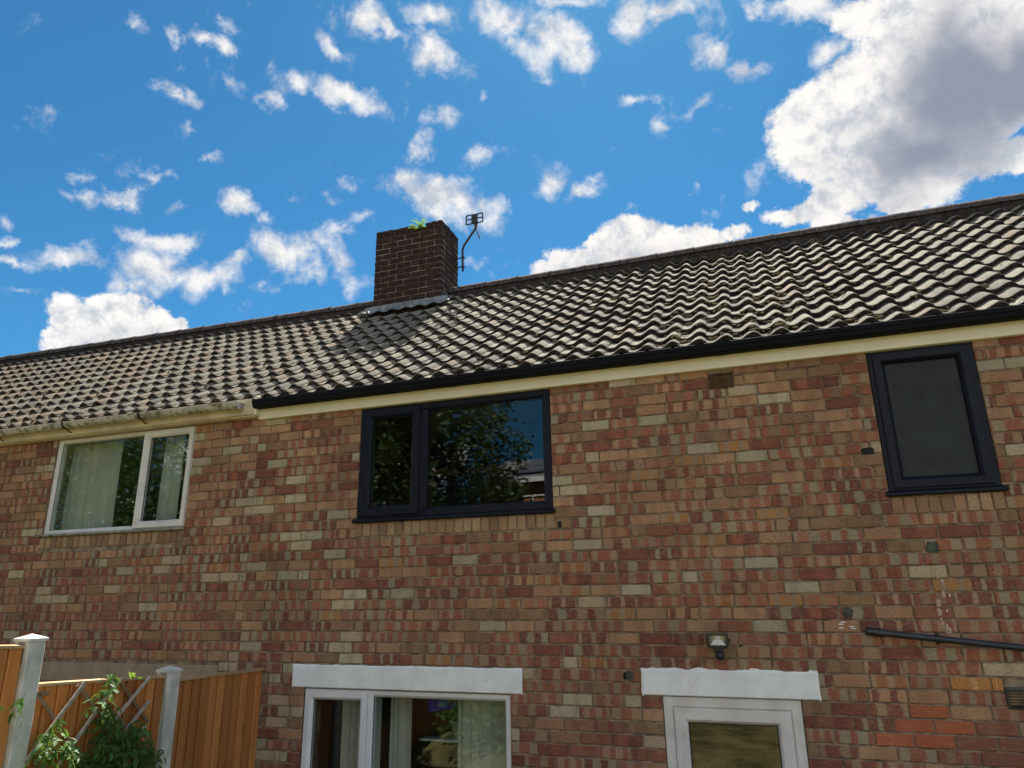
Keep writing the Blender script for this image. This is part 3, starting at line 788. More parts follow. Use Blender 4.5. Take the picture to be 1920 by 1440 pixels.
def roof(house, x0, x1, off, eave_y_extra, browner):
    deck = MB()
    deck.add([roof_pt(x0, .06, -.085), roof_pt(x1, .06, -.085), roof_pt(x1, 3.33, -.085), roof_pt(x0, 3.33, -.085)], [(0,1,2,3)])
    ridge = EAVE + SLOPE*3.33
    deck.add([(x0, ridge.y, ridge.z-.07+lift(x0,3.3)), (x1, ridge.y, ridge.z-.07+lift(x1,3.3)), (x1, 5.1, Z0+.3), (x0, 5.1, Z0+.3)], [(0,1,2,3)])
    deck.add([roof_pt(x0, .06, -.085), roof_pt(x0, 3.33, -.085), Vector((x0, 5.1, Z0+.3))], [(0,1,2)])
    deck.add([roof_pt(x1, .06, -.085), roof_pt(x1, 3.33, -.085), Vector((x1, 5.1, Z0+.3))], [(0,1,2)])
    rf = obj('roof', deck, M['deck'], house)
    items = []
    cols = int(round((x1-x0)/PIT))
    for r, s in enumerate(ROWS):
        s = s + off
        nxt = (ROWS[r+1]+off) if r+1 < len(ROWS) else 3.30
        for c in range(cols):
            x = x0 + .03 + c*PIT + (r % 2)*0.0
            p = roof_pt(x, s + rt.uniform(-.006, .006), rt.uniform(-.0015, .003))
            mid = roof_pt(x+.08, s+.1)
            if CHX0-.05 < mid.x < CHX1+.03 and mid.y > CHY0-.12: continue
            slip = rt.random()
            if slip < .012: p += SLOPE*rt.uniform(-.05, -.015) + NRM*.004
            rot = (TH + rt.uniform(-.012, .012) - (lift(x, 3.3)/3.3 if False else 0), rt.uniform(-.01, .01), rt.uniform(-.012, .012))
            sc = (1, (nxt-s+.055)/(GAUGE*1.28), 1)
            pick = rt.choice(BTILES if rt.random() < browner*(.4+.6*smoothstep(-4, -11, x)) else TILES)
            items.append([pick, p, rot, sc])
    seen = [it for it in items if in_view(it[1], 4)]
    seen.sort(key=lambda it: (it[1]-CAM).length)
    keep = set(id(it) for it in seen[:300])
    rest = []
    for it in items:
        if id(it) in keep: place('roof_tile', it[0][0], it[1], rf, it[2], it[3])
        else:
            Mx = Matrix.LocRotScale(it[1], Euler(it[2]), Vector(it[3])); rest.append((it[0], Mx))
    V = []; F = []; Cc = []; S = []; MI = []
    for (me, mb), Mx in rest:
        o = len(V); V += [Mx @ v for v in mb.v]; F += [tuple(i+o for i in f) for f in mb.f]; Cc += mb.at['body_color'][1]
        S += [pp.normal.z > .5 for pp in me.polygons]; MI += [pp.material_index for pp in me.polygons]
    c = sum(V, Vector())/len(V)
    me = bpy.data.meshes.new('roof_tiles'); me.from_pydata([v-c for v in V], [], F); me.polygons.foreach_set('use_smooth', S)
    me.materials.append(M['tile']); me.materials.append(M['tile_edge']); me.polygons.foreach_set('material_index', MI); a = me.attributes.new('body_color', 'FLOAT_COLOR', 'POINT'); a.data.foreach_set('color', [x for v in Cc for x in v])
    o = place('roof_tiles', me, c, rf); o['kind'] = 'stuff'
    # ridge tiles on a mortar bed
    bedm = MB(); pr = []
    nseg = int((x1-x0)/.15)
    for i in range(nseg+1):
        x = x0+(x1-x0)*i/nseg
        a = roof_pt(x, 3.20+.014*mn.noise(Vector((x*5,0,0))), -.05); b = roof_pt(x, 3.24, .035+.006*mn.noise(Vector((x*7,3,0))))
        pr += [a, b, b+Vector((0,.045,.062)), roof_pt(x, 3.33, .066)]
    bedm.add(pr, [(4*i+k, 4*i+4+k, 4*i+5+k, 4*i+1+k) for i in range(nseg) for k in range(3)])
    obj('ridge_mortar', bedm, M['bedding'], rf)
    x = x0
    while x < x1-.05:
        L = min(.44, x1-x)
        if not (CHX0-.25 < x+L/2 < CHX1+.25) and True:
            ridge_tile(rf, x, x+L-.008)
        else:
            if x < CHX0-.05: ridge_tile(rf, x, CHX0-.004)
            if x+L > CHX1+.05: ridge_tile(rf, CHX1+.004, x+L-.008)
        x += L
    return rf
def ridge_tile(rf, xa, xb):
    c = roof_pt((xa+xb)/2, 3.33); c.z -= .030; mb = MB(); n = 10; r0 = .118
    tilt = rt.uniform(-.004, .004); vs = []
    m = max(2, int((xb-xa)/.09))
    for i in range(m+1):
        x = xa+(xb-xa)*i/m
        for k in range(n+1):
            a = math.pi*k/n; r = r0 + (.006 if i == m else 0) + .006*mn.noise(Vector((x*9, a*2, 1)))
            vs.append((x, c.y - math.cos(a)*r, c.z + math.sin(a)*r*.92 + tilt*(i/m-.5) + (lift(x,3.3)-lift((xa+xb)/2,3.3))))
    mb.add(vs, [(i*(n+1)+k, i*(n+1)+k+1, (i+1)*(n+1)+k+1, (i+1)*(n+1)+k) for i in range(m) for k in range(n)])
    mb.add([vs[k] for k in range(n+1)], [tuple(range(n+1))]); mb.add([vs[m*(n+1)+k] for k in range(n+1)], [tuple(range(n+1))])
    obj('ridge_tile', mb, M['ridge'], rf, smooth=True)
roof_m = roof(main, XP, XR, 0.0, 0, .12)
roof_n = roof(neigh, XL, XP, .045, 0, .75)

def debris(rf, x0, x1, n, seed):   # moss and leaf litter caught in the tile valleys
    rr = random.Random(seed); mb = MB()
    for i in range(n):
        r = rr.choice(range(len(ROWS)-1)); x = x0+.03+PIT*rr.randrange(int((x1-x0)/PIT)) + rr.gauss(.0, .03)
        if rr.random() < .35: x = min(x1-.1, max(x0+.1, rr.gauss(.15, .45) if x0 > -5 else rr.gauss(-8, 1.5)))
        s = ROWS[r+1] - rr.uniform(.0, .10)
        u = (x-x0-.03)/PIT
        p = roof_pt(x, s, wave(u)-.006)
        if CHX0-.1 < x < CHX1+.1 and p.y > CHY0-.2: continue
        R0 = rr.uniform(.006, .018)
        bm = bmesh.new(); bmesh.ops.create_icosphere(bm, subdivisions=2, radius=1)
        ax = rr.uniform(.8, 2.2)
        for v in bm.verts:
            k = 1+.45*mn.noise(v.co*2.5+Vector((i*3.1, 0, 0)))
            v.co = p + Vector((v.co.x*R0*ax*k, 0, 0)) + SLOPE*v.co.y*R0*k + NRM*(v.co.z*R0*.48*k)
        mb.bm(bm)
    o = obj('moss', mb, M['moss'], rf, smooth=True); o['kind'] = 'stuff'
debris(roof_m, XP, XR, 1150, 3); debris(roof_n, XL, XP, 600, 4)

# ---- eaves
def fascias():
    mb = MB(); mb.bbox(XP+.005, XR, -.036, .020, Z0+.058, Z0+.200, .003); obj('fascia', mb, M['cream'], main)
    mb = MB(); mb.bbox(XP+.0, XP+.028, -.100, -.037, Z0+.088, Z0+.27, .003); obj('fascia_end_board', mb, M['cream'], neigh)
    mb = MB(); mb.box(XL, XP-.002, -.100, -.080, Z0+.098, Z0+.25); obj('fascia', mb, M['old_cream'], neigh)
    mb = MB(); mb.box(XL, XP-.002, -.079, .004, Z0+.088, Z0+.098); mb.box(-4.62, XP-.003, -.0795, .003, Z0+.078, Z0+.0875); obj('soffit', mb, M['old_cream'], neigh)
    # black square-line gutter with a running outlet lip
    g = [(-.039,0.1519),(-.060,0.1457),(-.122,0.1457),(-.140,0.1519),(-.146,0.1670),(-.146,0.1848),(-.153,0.1890),(-.153,0.2205),(-.147,0.2233),(-.147,0.2191),(-.149,0.1917),(-.142,0.1862),(-.142,0.1684),(-.137,0.1560),(-.122,0.1492),(-.060,0.1492),(-.044,0.1547),(-.044,0.2191),(-.039,0.2191)]
    mb = MB(); mb.extrude_x([(y, Z0+z) for y, z in g], XP+.03, XR); gt = obj('gutter', mb, M['black_plastic'], main)
    e = MB(); e.extrude_x([(y, Z0+z) for y, z in [(-.0375,0.1492),(-.060,0.1430),(-.124,0.1430),(-.144,0.1505),(-.150,0.1670),(-.150,0.1848),(-.157,0.1890),(-.157,0.2260),(-.0375,0.2233)]], XP+.018, XP+.032)
    obj('gutter_end_cap', e, M['black_plastic'], gt)
    for x in (-2.35, -.15, 1.9):
        e = MB(); e.extrude_x([(y, Z0+z) for y, z in [(-.0375,0.1499),(-.060,0.1433),(-.124,0.1433),(-.1435,0.1505),(-.1495,0.1670),(-.1495,0.1848),(-.1565,0.1890),(-.1565,0.2243),(-.1540,0.2243),(-.1540,0.1890),(-.147,0.1848),(-.147,0.1670),(-.1405,0.1523),(-.122,0.1456),(-.060,0.1456),(-.0385,0.1518)]], x-.04, x+.04)
        obj('gutter_union', e, M['black_plastic'], gt)
    # old half-round gutter of the neighbour
    n = 14; cy, cz, r = -.162, Z0+.205, .058
    pr = [(cy+r*math.cos(math.pi+math.pi*k/n), cz+r*math.sin(math.pi+math.pi*k/n)) for k in range(n+1)]
    pr = pr + [(cy+(r-.004)*math.cos(-math.pi*k/n), cz+(r-.004)*math.sin(-math.pi*k/n)) for k in range(n+1)]
    mb = MB(); mb.extrude_x(pr, XL, -4.47); gt = obj('gutter', mb, M['mossy_plastic'], neigh)
    r2 = r+.007
    pr = [(cy+r2*math.cos(math.pi+math.pi*k/n), cz+r2*math.sin(math.pi+math.pi*k/n)) for k in range(n+1)]
    mb = MB(); mb.extrude_x(pr, -4.59, -4.462); obj('gutter_end_cap', mb, M['mossy_plastic'], gt)
    for x in (-6.62, -5.62, -7.6, -8.6):
        b = MB()
        b.tube([(x,-.100,cz-.085),(x,-.125,cz-.082),(x,-.155,cz-.064)], .006, 6)
        for a0 in range(8):
            a = math.pi+math.pi*a0/8; a2 = math.pi+math.pi*(a0+1)/8; ra = r+.001; rb_ = r+.006
            b.add([(x+d, cy+q*math.cos(t), cz+q*math.sin(t)) for d in (-.012,.012) for q, t in ((ra,a),(rb_,a),(rb_,a2),(ra,a2))],
                  [(0,1,2,3),(4,5,6,7),(1,2,6,5),(0,3,7,4),(0,1,5,4),(3,2,6,7)])
        obj('gutter_bracket', b, M['rusty'], gt)
fascias()

# ---- windows and the door
def pane(name, x0, x1, z0, z1, y, parent, mat): 
    mb = MB(); mb.box(x0, x1, y, y+.022, z0, z1); return obj(name, mb, mat, parent)
def section(w, y, d, ch=.008, lip=.012):     # frame profile: outer flat, chamfer into the glazing bead
    return [(0, y+d), (0, y+.003), (.003, y), (w-ch-lip, y), (w-lip, y+ch), (w-.002, y+ch+.012), (w, y+ch+.016), (w, y+d)]
def window(house, box, mat, glass, w, bars, y=.012, label=None, sill=None, name='window', sash_w=.062, gasket=True):
    """bars: list of (x0, x1, is_sash); every light gets its pane, a sash its own proud frame"""
    x0, x1, z0, z1 = box; g = .004
    fr = MB(); fr.frame(x0+g, x1-g, z0+g, z1-g, section(w, y, .07))
    root = obj(name, fr, mat, house)
    if label: root['label'] = label
    for i, (a, b, sash) in enumerate(bars):
        za, zb = z0+w*.62, z1-w*.62
        if sash:
            s = MB(); s.frame(a, b, z0+w*.35, z1-w*.35, section(sash_w, y-.016, .055))
            obj('sash', s, mat, root)
            ga, gb, gc, gd, gy = a+sash_w, b-sash_w, z0+w*.35+sash_w, z1-w*.35-sash_w, y+.022
        else:
            ga, gb, gc, gd, gy = a, b, z0+w, z1-w, y+.026
        if gasket:
            k = MB(); k.frame(ga-.001, gb+.001, gc-.001, gd+.001, [(0, gy-.004), (.005, gy-.006), (.006, gy-.001), (0, gy-.001)])
            obj('gasket', k, M['rubber'], root)
        pane('glass_pane', ga-.004, gb+.004, gc-.004, gd+.004, gy, root, glass)
    for m0, m1 in [(bars[i][1], bars[i+1][0]) for i in range(len(bars)-1)]:
        if m1-m0 > .004:
            mm = MB(); mm.bbox(m0, m1, y+.001, y+.068, z0+w*.9, z1-w*.9, .005); obj('mullion', mm, mat, root)
    if sill:
        sx0, sx1, sy, sz0, sz1, sm = sill
        s = MB(); s.extrude_x([(y+.05, sz1+.012), (y+.05, sz0), (sy+.012, sz0), (sy, sz0+.006), (sy, sz1-.006), (sy+.006, sz1), (y-.002, sz1+.010)], sx0, sx1)
        obj('sill', s, M[sm], root)
    return root
window(main, (W2[0], W2[1], W2[2]+.03, W2[3]-.004), M['anthracite'], M['glass'], .066,
       [(W2[0]+.036, -2.672, True), (-2.604, W2[1]-.068, False)], y=.006, sash_w=.080,
       label='dark grey two-light upstairs window reflecting a conifer', sill=(W2[0]-.022, W2[1]+.020, -.034, W2[2]-.002, W2[2]+.024, 'anthracite'))
mb = MB(); mb.bbox(-2.690, -2.640, .004, .060, W2[2]+.07, W2[3]-.06, .006); obj('window_mullion', mb, M['anthracite'], main)
window(main, (W3[0], W3[1], W3[2]+.03, W3[3]-.004), M['anthracite'], M['obscure'], .060,
       [(W3[0]+.034, W3[1]-.034, True)], y=.006, sash_w=.070,
       label='narrow dark grey upstairs window with obscured glass', sill=(W3[0]-.020, W3[1]+.022, -.034, W3[2]-.002, W3[2]+.024, 'anthracite'))
window(neigh, (W1[0], W1[1], W1[2]+.018, W1[3]-.0), M['old_white'], M['dull_glass'], .042,
       [(W1[0]+.042, -5.755, False), (-5.742, W1[1]-.020, True)], y=.020, sash_w=.066,
       label='white framed upstairs window with pale curtains', sill=(W1[0]-.075, W1[1]+.012, -.028, W1[2]-.006, W1[2]+.014, 'sill'))
window(main, (WG[0], WG[1], WG[2], WG[3]-.002), M['white_upvc'], M['dull_glass'], .050,
       [(WG[0]+.016, -3.082, True), (-3.034, WG[1]-.052, False)], y=.018, sash_w=.066,
       label='white two-light ground floor window under a white lintel', sill=(WG[0]-.03, WG[1]+.03, -.035, WG[2]-.03, WG[2], 'white_upvc'))
mb = MB(); mb.bbox(-3.078, -3.036, .017, .080, WG[2]+.03, WG[3]-.03, .004); obj('window_mullion', mb, M['white_upvc'], main)
window(neigh, WN, M['black_plastic'], M['dull_glass'], .05, [(WN[0]+.05, -5.6, False), (-5.55, WN[1]-.05, False)], y=.02,
       label='dark framed ground floor window mostly hidden by the fence')
# door: frame, leaf, half glass and a solid lower panel
def door():
    x0, x1, z0, z1 = DR
    f = MB(); f.frame(x0+.004, x1-.004, z0, z1-.003, section(.078, .014, .07)); d = obj('door', f, M['old_white'], main)
    d['label'] = 'white half glazed back door under the shorter lintel'
    l = MB(); l.frame(x0+.074, x1-.074, z0+.04, z1-.072, section(.090, .004, .05)); obj('door_leaf', l, M['old_white'], d)
    mid = MB(); mid.bbox(x0+.15, x1-.15, .006, .045, .95, 1.05, .006); obj('mid_rail', mid, M['old_white'], d)
    lp = MB(); lp.bbox(x0+.155, x1-.155, .020, .040, .13, .95, .01); obj('lower_panel', lp, M['old_white'], d)
    k = MB(); k.frame(x0+.163, x1-.163, 1.05, z1-.161, [(0,.020),(.005,.018),(.006,.024),(0,.024)]); obj('gasket', k, M['rubber'], d)
    pane('glass_pane', x0+.158, x1-.158, 1.046, z1-.157, .026, d, M['door_glass'])
    h = MB(); h.bbox(x0+.10, x0+.13, -.008, .004, .95, 1.17, .004); h.tube([(x0+.115,-.006,1.06),(x0+.115,-.045,1.06),(x0+.23,-.048,1.06)], .009, 8)
    obj('handle', h, M['alu'], d)
M['door_glass'] = glass_material('lawn_reflecting_glass', 2.6, (.25, .25, .22))
door()

# lintels, with ragged cutting-in where the paint ran onto the bricks
def lintel(box, mat, house, ragged, seed):
    x0, x1, z0, z1 = box; rr = random.Random(seed)
    mb = MB(); mb.bbox(x0, x1, -.010, .10, z0, z1, .006); l = obj('lintel', mb, mat, house)
    if ragged:
        p = MB(); n = int((x1-x0)/.02)
        def hh(i): return max(0.0, .006+.010*mn.noise(Vector((i*.23, seed, 0)))+.006*mn.noise(Vector((i*.9, seed, 4))))*(1.0 if mn.noise(Vector((i*.09, seed, 9))) > -.15 else .15)
        vs = []
        for i in range(n+1):
            x = x0-.004+(x1-x0+.008)*i/n
            vs += [(x, -.0032, z1-.004), (x, -.0032, z1+.002+hh(i)*ragged), (x, .004, z1+.002+hh(i)*ragged)]
        p.add(vs, [(3*i+k, 3*i+3+k, 3*i+4+k, 3*i+1+k) for i in range(n) for k in (0,1)])
        for sx, xe in ((-1, x0), (1, x1)):
            m = 9; vs = []
            for i in range(m+1):
                z = z0-.006+(z1-z0+.012)*i/m; w = (.004+.008*abs(mn.noise(Vector((i*.7, seed+sx, 2)))))*ragged
                vs += [(xe-sx*.002, -.0034, z), (xe+sx*w, -.0034, z), (xe+sx*w, .004, z)]
            p.add(vs, [(3*i+k, 3*i+3+k, 3*i+4+k, 3*i+1+k) for i in range(m) for k in (0,1)])
        obj('paint_edge', p, M['white_paint'], l)
lintel(LG, M['white_paint'], main, .7, 3); lintel(LD, M['white_paint'], main, 1.5, 8); lintel(LN, M['stone_lintel'], neigh, 0, 1)

# air bricks
def airbricks():
    x0, x1, z0, z1 = V1
    v = MB(); v.frame(x0+.003, x1-.003, z0+.003, z1-.003, [(0,.02),(0,-.002),(.011,-.003),(.014,.012),(.014,.02)]); a = obj('air_vent', v, M['terracotta'], main)
    a['label'] = 'dark louvred terracotta air vent under the eaves'
    b = MB(); b.box(x0+.012, x1-.012, .030, .036, z0+.012, z1-.012); obj('vent_back', b, M['void'], a)
    for i in range(8):
        z = z0+.020+i*(z1-z0-.034)/8
        s = MB(); s.extrude_x([(.000,z),(.000,z+.005),(.020,z+.013),(.020,z+.008)], x0+.014, x1-.014); obj('louvre', s, M['terracotta'], a)
    x0, x1, z0, z1 = V2
    a = MB(); nx = 9; hx = .0125; m = (x1-x0-nx*hx-.03)/(nx-1)
    zs = [z0+.002, z0+.014, z0+.026, z0+.042, z0+.054, z1-.008]
    a.box(x0+.003, x1-.003, -.006, .02, zs[0], zs[1]); a.box(x0+.003, x1-.003, -.006, .02, zs[2], zs[3]); a.box(x0+.003, x1-.003, -.006, .02, zs[4], zs[5])
    for za, zb in ((zs[1], zs[2]), (zs[3], zs[4])):
        x = x0+.003; 
        for i in range(nx+1):
            xe = x0+.015+i*(hx+m); a.box(x, min(xe, x1-.003), -.006, .02, za, zb); x = xe+hx
    ab = obj('air_brick', a, M['cream_clay'], main); ab['label'] = 'buff air brick pierced with two rows of holes'
    b = MB(); b.box(x0+.004, x1-.004, .022, .026, z0+.004, z1-.01); obj('vent_back', b, M['void'], ab)
    x0, x1, z0, z1 = V3
    v = MB(); v.frame(x0+.003, x1-.003, z0+.003, z1-.003, [(0,.02),(0,-.004),(.014,-.006),(.017,.01),(.017,.02)]); a = obj('air_vent', v, M['black_metal'], main)
    a['label'] = 'black square vent low on the wall at the right'
    b = MB(); b.box(x0+.016, x1-.016, .012, .018, z0+.016, z1-.016)
    for i in range(6): b.box(x0+.018, x1-.018, .0, .010, z0+.022+i*.0155, z0+.028+i*.0155)
    obj('grille', b, M['terracotta'], a)
airbricks()

# old filler patches, stains, and holes coloured black in place of their shade
def patch(x, z, w, h, mat, seed, label=None):
    mb = MB(); n = 14; vs = [(x, -.0042, z)]
    for k in range(n):
        a = 2*math.pi*k/n; r = 1+.35*mn.noise(Vector((math.cos(a)*1.5, math.sin(a)*1.5, seed)))
        sq = 1/max(abs(math.cos(a)), abs(math.sin(a)))**.6
        vs.append((x+math.cos(a)*w/2*r*sq, -.0030, z+math.sin(a)*h/2*r*sq))
    vs += [(v[0], .004, v[2]) for v in vs[1:]]
    mb.add(vs, [(0, 1+k, 1+(k+1)%n) for k in range(n)]+[(1+k, 1+(k+1)%n, 1+n+(k+1)%n, 1+n+k) for k in range(n)])
    o = obj('wall_patch', mb, mat, main_wall)
M['patch_green'] = material('grey_green_filler', (.075, .088, .070), .9, .15, vary=.3, vscale=30, bump=.5)
M['patch_black'] = material('black_smear_and_hole', (.022, .022, .022), .8, .2, vary=.3, vscale=30)
patch(1.02, Z0-1.292, .075, .072, M['patch_green'], 1); patch(.467, Z0-1.690, .062, .058, M['patch_green'], 2)
patch(.735, Z0-.638, .085, .045, M['patch_black'], 3); patch(-1.018, Z0-2.103, .034, .055, M['patch_black'], 4)  # second patch is a hole, its dark depth put into the colour
patch(-.99, Z0-2.10, .07, .05, M['patch_green'], 6); patch(-1.50+.04, Z0-1.035, .03, .055, M['patch_black'], 7)
patch(-.225, Z0-1.90, .014, .012, M['void'], 8)
M['salt'] = material('efflorescence', (.42, .30, .23), .95, .1, vary=.3, vscale=60)
for i in range(8): patch(1.02+random.uniform(-.03,.05), Z0-1.47-.055*i, .012+random.random()*.03, .045, M['salt'], 20+i)
for i in range(4): patch(1.02+random.uniform(-.03,.05), Z0-1.50-.09*i, .005, .020, M['white_paint'], 60+i)
for i in range(5): patch(.43+random.uniform(-.03,.06), Z0-1.76+random.uniform(-.03,.02), .03, .006, M['white_paint'], 40+i)

# ------------------------------------------------------------------ chimney
def chimney():
    t = thing('chimney', ((CHX0+CHX1)/2, (CHY0+CHY1)/2, Z0+1.9), 'soot blackened brick chimney stack straddling the roof ridge', 'chimney')
    rc = random.Random(9); ztop = Z0+3.245; zs = ztop-.118
    core = MB(); core.box(CHX0+.008, CHX1-.008, CHY0+.008, CHY1-.008, Z0+1.55, zs)
    core.box(CHX0+.05, CHX1-.05, CHY0+.05, CHY1-.05, zs, zs+.085)
    obj('mortar_core', core, M['chimney_mortar'], t)
    def solid(w, d, h, kind):    # brick seen on two faces
        mb = MB(); a, b, n, ph = brick_look(kind)
        bm = bmesh.new(); bmesh.ops.create_cube(bm, size=1)
        for v in bm.verts: v.co = Vector((v.co.x*w, v.co.y*d, v.co.z*h))+Vector([rc.uniform(-.0016,.0016) for _ in range(3)])
        bmesh.ops.bevel(bm, geom=bm.edges[:], offset=.005, segments=1, affect='EDGES')
        mb.bm(bm)
        mb.at = {'body_color': ('FLOAT_COLOR', [(*a,1)]*len(mb.v)), 'band_color': ('FLOAT_COLOR', [b]*len(mb.v)),
                 'band_shape': ('FLOAT_VECTOR', [((v.x+v.y)/w+.5, n, ph) for v in mb.v])}
        return make_mesh('brick', mb, M['chimney_brick'])
    P = {}
    def get(w, d, h, kind):
        key = (round(w,2), round(d,2), round(h,2), kind, rc.randrange(4))
        if key not in P: P[key] = solid(w, d, h, kind)
        return P[key]
    W = CHX1-CHX0; D = CHY1-CHY0; n = 0; k = 0; z = zs-.0825
    while z > Z0+1.95:
        h = .071; j = lambda s=.002: rc.uniform(-s, s)
        ph = k % 2
        # front and back rows
        for yy, fr in ((CHY0+.051, True), (CHY1-.051, False)):
            e = [CHX0]
            x = CHX0 + (BL/2 if ph else BL)
            while x < CHX1-.06: e.append(x); x += BL
            e.append(CHX1)
            for a, b in zip(e, e[1:]):
                kind = 'sooty'
                if fr and k == 3 and abs((a+b)/2+4.22) < .10: kind = 'sooty_red'
                place('brick', get(b-a-.010, .102, h, kind), ((a+b)/2+j(.001), yy+j(), z+.041+j(.001)), t)
        ys = [CHY0+.112, CHY0+.335, CHY1-.112] if ph else [CHY0+.112, CHY0+.225, CHY1-.112]
        for xx, rt_ in ((CHX1-.051, True), (CHX0+.051, False)):
            for a, b in zip(ys, ys[1:]):
                kind = 'sooty_red' if rt_ and k in (8,) and a > CHY0+.2 else 'sooty'
                place('brick', get(.102, b-a-.008, h, kind), (xx+j(), (a+b)/2, z+.041), t)
        z -= .0825; k += 1
    # crown of bricks set on end, uneven and partly sunk
    def crown(x, y, w, d):
        hh = .112*rc.uniform(.93, 1.04)
        if -3.96 < x < -3.80 and y < CHY0+.2: hh *= .5
        place('brick', get(w, d, hh, 'sooty'), (x, y, zs+hh/2+rc.uniform(-.002,.002)), t, (rc.uniform(-.03,.03), rc.uniform(-.05,.05), rc.uniform(-.04,.04)))
    nx = 12
    for i in range(nx):
        x = CHX0+(i+.5)*W/nx
        crown(x, CHY0+.055, W/nx-.011, .104); crown(x, CHY1-.055, W/nx-.011, .104)
    for i in range(4):
        y = CHY0+.115+(i+.5)*(D-.23)/4
        crown(CHX1-.052, y, .104, (D-.23)/4-.010); crown(CHX0+.052, y, .104, (D-.23)/4-.010)
    # lead: apron in front, stepped flashing and saddle at the sides
    def up(y, h=0): return EAVE.z + math.tan(TH)*(y-EAVE.y) + h
    a = MB(); n = 26
    for i in range(n+1):
        x = CHX0-.10+(W+.20)*i/n; b = .008*mn.noise(Vector((x*9, 0, 0)))
        for q, (dy, dz) in enumerate([(0, .072), (-.004, .03), (-.02, .006), (-.10, -.066)]):
            zz = up(CHY0, 0)+dz+b*(1 if q > 1 else .3)+(wave((x-XP-.03)/PIT)*.6+.018 if q == 3 else 0)
            a.v.append(Vector((x, CHY0-.006+dy, zz)))
    a.f = [(4*i+k, 4*i+4+k, 4*i+5+k, 4*i+1+k) for i in range(n) for k in range(3)]
    obj('lead_apron', a, M['lead'], t, smooth=False)
    for sx, xf in ((1, CHX1), (-1, CHX0)):
        s = MB()
        for i in range(3):
            y0_ = CHY0-.004+i*.11; y1_ = y0_+.12; zt = up(y0_)+.125+.0*i
            s.add([(xf+sx*.006, y0_, up(y0_)-.03), (xf+sx*.006, y1_, up(y1_)-.03), (xf+sx*.006, y1_, zt), (xf+sx*.006, y0_+.01, zt)], [(0,1,2,3)])
            s.add([(xf+sx*.006, y0_, up(y0_)+.004+.008), (xf+sx*.006, y1_, up(y1_)+.004+.008), (xf+sx*.10, y1_, up(y1_)+.002), (xf+sx*.11, y0_, up(y0_)+.002)], [(0,1,2,3)])
        obj('step_flashing', s, M['lead'], t)
    lump = MB()
    for i in range(10):
        bm = bmesh.new(); bmesh.ops.create_icosphere(bm, subdivisions=2, radius=1)
        x = CHX0-.09+rc.uniform(-.08,.07); y = CHY0-.03+rc.uniform(-.05,.12)
        for v in bm.verts:
            kk = 1+.4*mn.noise(v.co*1.5+Vector((i, 0, 0)))
            v.co = Vector((x+v.co.x*.05*kk, y+v.co.y*.045*kk, up(y)+.004+v.co.z*.020*kk))
        lump.bm(bm)
    obj('mortar_fillet', lump, M['lead'], t, smooth=False)
    return t, ztop
chim, CHTOP = chimney()

# fern growing out of the chimney head
def leaflet_mesh(name, L, W, mat, droop=.25, n=5):
    mb = MB()
    l, r, m = [], [], []
    for i in range(n+1):
        t = i/n; w = W*math.sin(math.pi*min(1, t*.92+.06))**.8*(1-.25*t); z = -droop*L*t*t
        m.append((t*L, 0, z)); l.append((t*L, w, z+w*.25)); r.append((t*L, -w, z+w*.25))
    mb.add(m+l+r, [(i, i+1, n+2+i, n+1+i) for i in range(n)]+[(i, 2*n+2+i, 2*n+3+i, i+1) for i in range(n)])
    return mb
def compound_leaf(rr, size, pairs=2):
    mb = MB(); ax = [(0,0,0), (size*.5,0,-size*.04), (size,0,-size*.14)]
    mb.tube(ax, size*.012, 3, False)
    items = [(size, 0, 0, size*.55)]
    for p in range(pairs):
        for s in (-1, 1): items.append((size*(.35+.5*p/max(1,pairs)), s, rr.uniform(.7,1.1), size*rr.uniform(.42,.55)))
    for x, s, ang, L in items:
        lf = leaflet_mesh('l', L, L*.24, None, rr.uniform(.1,.5), 3)
        rot = Matrix.Rotation(s*ang, 4, 'Z') @ Matrix.Rotation(rr.uniform(-.3,.3), 4, 'X') @ Matrix.Rotation(rr.uniform(-.2,.3), 4, 'Y')
        mb.add([rot @ v + Vector((x, 0, -size*.14*(x/size)**2)) for v in lf.v], lf.f)
    return mb
def fern():
    rr = random.Random(4)
    base = Vector((-3.88, CHY0+.010, CHTOP-.085))
    t = thing('fern', base, 'small bright green fern sprouting from the chimney top', 'fern')
    for i in range(17):
        az = rr.uniform(0, 2*math.pi); L = rr.uniform(.10, .18); mb = MB(); el = rr.uniform(.5, 1.3)
        d = Vector((math.cos(az)*math.cos(el), math.sin(az)*math.cos(el)-.35, math.sin(el)*.9))
        pts = [base+Vector((rr.uniform(-.04,.04),rr.uniform(-.03,0),0))]
        for k in range(6): pts.append(pts[-1]+d*L/6); d = (d+Vector((0,0,-.22))).normalized()
        mb.tube(pts, .0018, 3, False)
        for k in range(1, 7):
            for s in (-1, 1):
                side = d.cross(Vector((0,0,1))).normalized()*s; w = .036*(1-.12*k)+.008
                p = pts[k]; mb.add([p-d*.008, p+side*w+d*.010, p+d*.010, p+side*w*.5+d*.018], [(0,1,2),(1,3,2)])
        obj('frond', mb, M['fern'], t)
fern()

